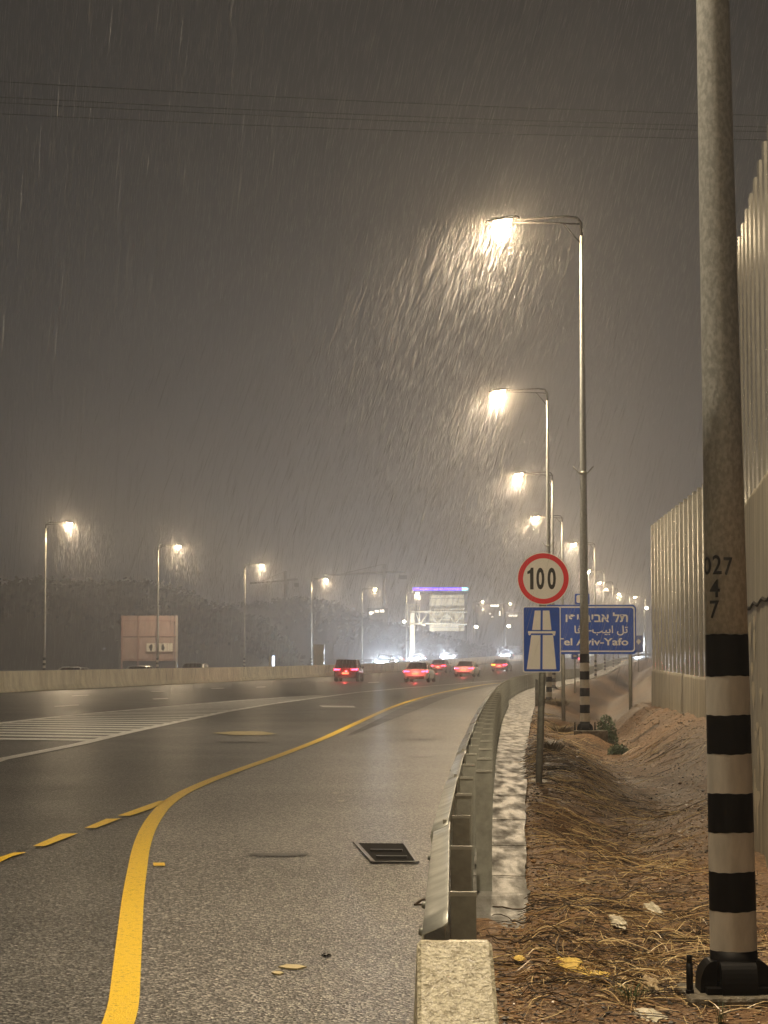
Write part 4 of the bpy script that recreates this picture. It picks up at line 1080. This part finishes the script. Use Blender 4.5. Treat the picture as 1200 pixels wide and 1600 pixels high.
# green weeds and bush
M_WEED = mat('weed_green', (.06, .11, .03), .5, var=.5, vscale=5); M_DRYG = mat('dry_grass', (.24, .18, .08), .55, var=.4, vscale=5)
def plant(name, u, v, n, h, sp, lb, material, z=0, lw=.006, seed=0, cat='plant'):
    r = random.Random(seed); x0, y0 = G(u, v, z); z0 = vz(x0, y0); m = MB()
    for k in range(n):
        a = r.uniform(0, 6.28); d = r.random() * sp; x, y = d * math.cos(a) * .4, d * math.sin(a) * .4; H_ = h * r.uniform(.5, 1); ox, oy = math.cos(a) * sp * r.uniform(.3, 1), math.sin(a) * sp * r.uniform(.3, 1)
        pts = [Vector((x, y, -.02)), Vector((x + ox * .35, y + oy * .35, H_ * .6)), Vector((x + ox, y + oy, H_))]
        w_ = Vector((math.sin(a), -math.cos(a), 0)) * lw
        m.add([pts[0] - w_, pts[0] + w_, pts[1] + w_ * .8, pts[1] - w_ * .8, pts[2]], [(0, 1, 2, 3), (3, 2, 4)])
    o = m.build(name, material, loc=(x0, y0, z0), fix=False); tag(o, lb, cat); return o
plant('grass_tuft', 985, 1556, 60, .10, .16, 'green grass tuft growing left of the plinth', M_WEED, seed=1, lw=.0018)
plant('grass_tuft', 1125, 1584, 26, .12, .06, 'thin green grass tuft in front of the plinth', M_WEED, seed=2, lw=.0015)
plant('grass_tuft', 860, 1178, 160, .22, .45, 'dry grass tuft right of the concrete strip', M_DRYG, seed=3, lw=.01)
plant('grass_tuft', 875, 1132, 200, .28, .7, 'pale dry grass tuft left of the middle lamp foot', M_DRYG, seed=4, lw=.014)
plant('grass_tuft', 872, 1098, 200, .3, .9, 'dry grass tuft beyond the middle lamp foot', M_DRYG, seed=7, lw=.016)
bx0, by0 = P(945, 1150, 46)[0], 46
def bush(x, y, z, rx, rz, n, lb, seed):
    r = random.Random(seed); root = empty('bush', (x, y, z), 0, lb, 'bush')
    m = MB()
    for k in range(n):
        d = Vector((r.gauss(0, 1), r.gauss(0, 1), abs(r.gauss(0, 1)))).normalized() * (r.random() ** .5)
        c = Vector((d.x * rx, d.y * rx, d.z * rz)); s = r.uniform(.02, .05)
        a = Vector((r.gauss(0, 1), r.gauss(0, 1), r.gauss(0, 1))).normalized() * s; b = a.orthogonal().normalized() * s * .5
        m.add([c - a, c - b, c + a, c + b], [(0, 1, 2, 3)])
    m.build('foliage', M_WEED, root, fix=False)
    m = MB()
    for k in range(14):
        a = r.uniform(0, 6.28); m.tube([(0, 0, -.05), (math.cos(a) * rx * .4, math.sin(a) * rx * .4, rz * .5), (math.cos(a) * rx * .8, math.sin(a) * rx * .8, rz * .85)], .006, 4)
    m.build('stems', M_TWG, root)
x = P(947, 1120, 50)[0]; bush(x, 50, verge(x, 50), .30, .90, 2400, 'green bush right of the middle lamp foot', 5)
x = P(966, 1140, 46)[0]; bush(x, 46, verge(x, 46), .25, .22, 500, 'low dark green bush beside the taller one', 6)

# ------------------------------------------------------------------ falling rain
import numpy as np
rs = np.random.RandomState(5)
def rain(n, pos, tilt, length, radius):
    """slender three sided drops"""
    d = np.stack([-np.sin(tilt), rs.normal(0, .03, n), -np.cos(tilt)], 1); d /= np.linalg.norm(d, axis=1)[:, None]
    a = np.cross(d, [0, 1, 0]); a /= np.linalg.norm(a, axis=1)[:, None]; b = np.cross(d, a)
    V = np.empty((n, 5, 3), np.float32)
    V[:, 0] = pos - d * length[:, None] / 2; V[:, 4] = pos + d * length[:, None] / 2
    for k in range(3):
        t = 2 * math.pi * k / 3
        V[:, 1 + k] = pos + d * length[:, None] * .1 + (a * math.cos(t) + b * math.sin(t)) * radius[:, None]
    f = np.array([(0, 1, 2), (0, 2, 3), (0, 3, 1), (4, 2, 1), (4, 3, 2), (4, 1, 3)])
    Fc = (f[None] + (np.arange(n) * 5)[:, None, None]).reshape(-1, 3)
    return V.reshape(-1, 3), Fc
def rain_object():
    N1 = 46000
    D = 9 + (170 - 9) * rs.rand(N1) ** .62
    U = rs.uniform(-140, 1340, N1); Vv = rs.uniform(-120, 1050, N1)
    pos = np.stack([(U - 600) / F * D, D, EYE + (1030 - Vv) / F * D], 1)
    ok = (pos[:, 2] > .3) & (pos[:, 2] < 38)
    pos, U, D = pos[ok], U[ok], D[ok]; n = len(D)
    tilt = np.radians(np.interp(U, [0, 350, 800, 1200], [3, 6, 17, 12]) + rs.normal(0, .9, n))
    L_ = rs.uniform(.35, .95, n) * np.interp(D, [9, 25, 60, 170], [.6, .9, 1.1, 1.4]); r_ = rs.uniform(.5, 1.1, n) * (.0004 + D * .00005)
    P_, T_, LL, RR = [pos], [tilt], [L_], [r_]
    big = []
    heads = [(x - 1.9, y, 11.95, -1) for x, y in RLAMPS[1:]] + [(x + 1.9, y, 11.9, 1) for x, y in LLAMPS]
    for i, (hx_, hy_, hz_, sd) in enumerate(heads):
        y_ = hy_; f_ = min(1, (48 / y_) ** .8)
        k = int(3000 * f_ ** .75)                                   # extra drops packed into the beam to build up its glow
        t = rs.rand(k) ** 1.1
        q = np.stack([hx_ + sd * t * 3.8 + rs.normal(0, 1, k) * (.6 + t * 2.0), y_ + rs.normal(0, 1.6, k), hz_ - t * 5.6 + rs.normal(0, 1, k) * (.3 + t * 1.3)], 1)
        P_.append(q); T_.append(np.radians(18 if sd < 0 else 4) + rs.normal(0, .006, k)); LL.append(rs.uniform(.5, 1.0, k)); RR.append(rs.uniform(.5, 1.2, k) * (.0014 + y_ * .000028))
        big.append((sum(map(len, P_)) - k, k))
        k = int(300 * f_ ** .8)                                    # heavier drops, long and parallel
        t = rs.rand(k) ** .9
        q = np.stack([hx_ + sd * t * 4.4 + rs.normal(0, 1, k) * (.9 + t * 2.2), y_ + rs.normal(0, 1.8, k), hz_ - .25 - t * 6.0 + rs.normal(0, 1, k) * (.3 + t * 1.5)], 1)
        P_.append(q); T_.append(np.radians(19 if sd < 0 else 4) + rs.normal(0, .006, k)); LL.append(rs.uniform(.5, 1.1, k)); RR.append(rs.uniform(.7, 1.1, k) * (.0010 + y_ * .000075))
        big.append((sum(map(len, P_)) - k, k))
        k = int(2400 * f_ ** .45)                            # fine drops added round the lamp head to make its halo
        d = rs.normal(0, 1, (k, 3)); d /= np.linalg.norm(d, axis=1)[:, None]
        q = np.array([[hx_, y_, hz_]]) + d * np.abs(rs.normal(0, .50 + y_ * .0008, k))[:, None]
        P_.append(q); T_.append(np.radians(15 if sd < 0 else 5) + rs.normal(0, .2, k)); LL.append(rs.uniform(.06, .12, k)); RR.append(np.full(k, .0024 + y_ * .00001))
        big.append((sum(map(len, P_)) - k, k))
    for (cx_, cy_, cz_, k, sx_, sz_) in SPRAY_GLARE:               # spray round the cars, and drops clustered at their lights as glare
        q = np.stack([cx_ + rs.normal(0, sx_, k), cy_ + rs.normal(0, 1.5, k), np.abs(cz_ + rs.normal(0, sz_, k)) + .02], 1)
        P_.append(q); T_.append(rs.normal(0, .4, k)); LL.append(rs.uniform(.06, .14, k)); RR.append(np.full(k, .004))
    pos, tilt, L_, r_ = np.concatenate(P_), np.concatenate(T_), np.concatenate(LL), np.concatenate(RR); n = len(pos)
    V, Fc = rain(n, pos, tilt, L_, r_)
    me = bpy.data.meshes.new('rain'); me.vertices.add(len(V)); me.vertices.foreach_set('co', V.ravel())
    me.loops.add(Fc.size); me.loops.foreach_set('vertex_index', Fc.ravel()); me.polygons.add(len(Fc))
    me.polygons.foreach_set('loop_start', np.arange(0, Fc.size, 3)); me.polygons.foreach_set('loop_total', np.full(len(Fc), 3)); me.update(calc_edges=True)
    m = bpy.data.materials.new('rain_water'); m.use_nodes = True; nt = m.node_tree; nt.nodes.clear(); N = nt.nodes.new; L = nt.links.new
    o_ = N('ShaderNodeOutputMaterial'); tr = N('ShaderNodeBsdfTransparent'); tl = N('ShaderNodeBsdfTranslucent'); gl_ = N('ShaderNodeBsdfDiffuse')
    tl.inputs[0].default_value = (.42, .42, .42, 1); gl_.inputs[0].default_value = (.42, .42, .42, 1)
    m1 = N('ShaderNodeMixShader'); m1.inputs[0].default_value = .35; L(tl.outputs[0], m1.inputs[1]); L(gl_.outputs[0], m1.inputs[2])
    m2 = N('ShaderNodeMixShader'); L(m1.outputs[0], o_.inputs[0])
    me.materials.append(m)
    m_ = m.copy(); m_.name = 'rain_lamp_drops'  # darker copy for drops near the lamps, offsets the strong light there
    for nd in m_.node_tree.nodes:
        if nd.type in ('BSDF_TRANSLUCENT', 'BSDF_DIFFUSE'): nd.inputs[0].default_value = (.24, .23, .22, 1)
    me.materials.append(m_)
    mi_ = np.zeros(len(Fc), np.int32)
    for st_, k in big: mi_[st_ * 6:(st_ + k) * 6] = 1
    me.polygons.foreach_set('material_index', mi_)
    o = bpy.data.objects.new('rain', me); COL.objects.link(o); tag(o, 'heavy rain falling through the lamp light, with drops added for halos and glare', 'rain', kind='stuff')
rain_object()

# ------------------------------------------------------------------ haze: one closed box round everything
hb = MB().box(-1450, -70, -12, 1450, 1450, 48).build('haze', None)
hb.data.materials.clear()
m = bpy.data.materials.new('haze'); m.use_nodes = True; nt = m.node_tree; nt.nodes.clear()
o_ = nt.nodes.new('ShaderNodeOutputMaterial'); pv = nt.nodes.new('ShaderNodeVolumePrincipled')
pv.inputs['Color'].default_value = (.86, .86, .88, 1); pv.inputs['Density'].default_value = HAZE_DENSITY; pv.inputs['Anisotropy'].default_value = .7
nt.links.new(pv.outputs[0], o_.inputs['Volume']); hb.data.materials.append(m)
tag(hb, 'pale rain haze filling the night air', 'haze', kind='stuff')
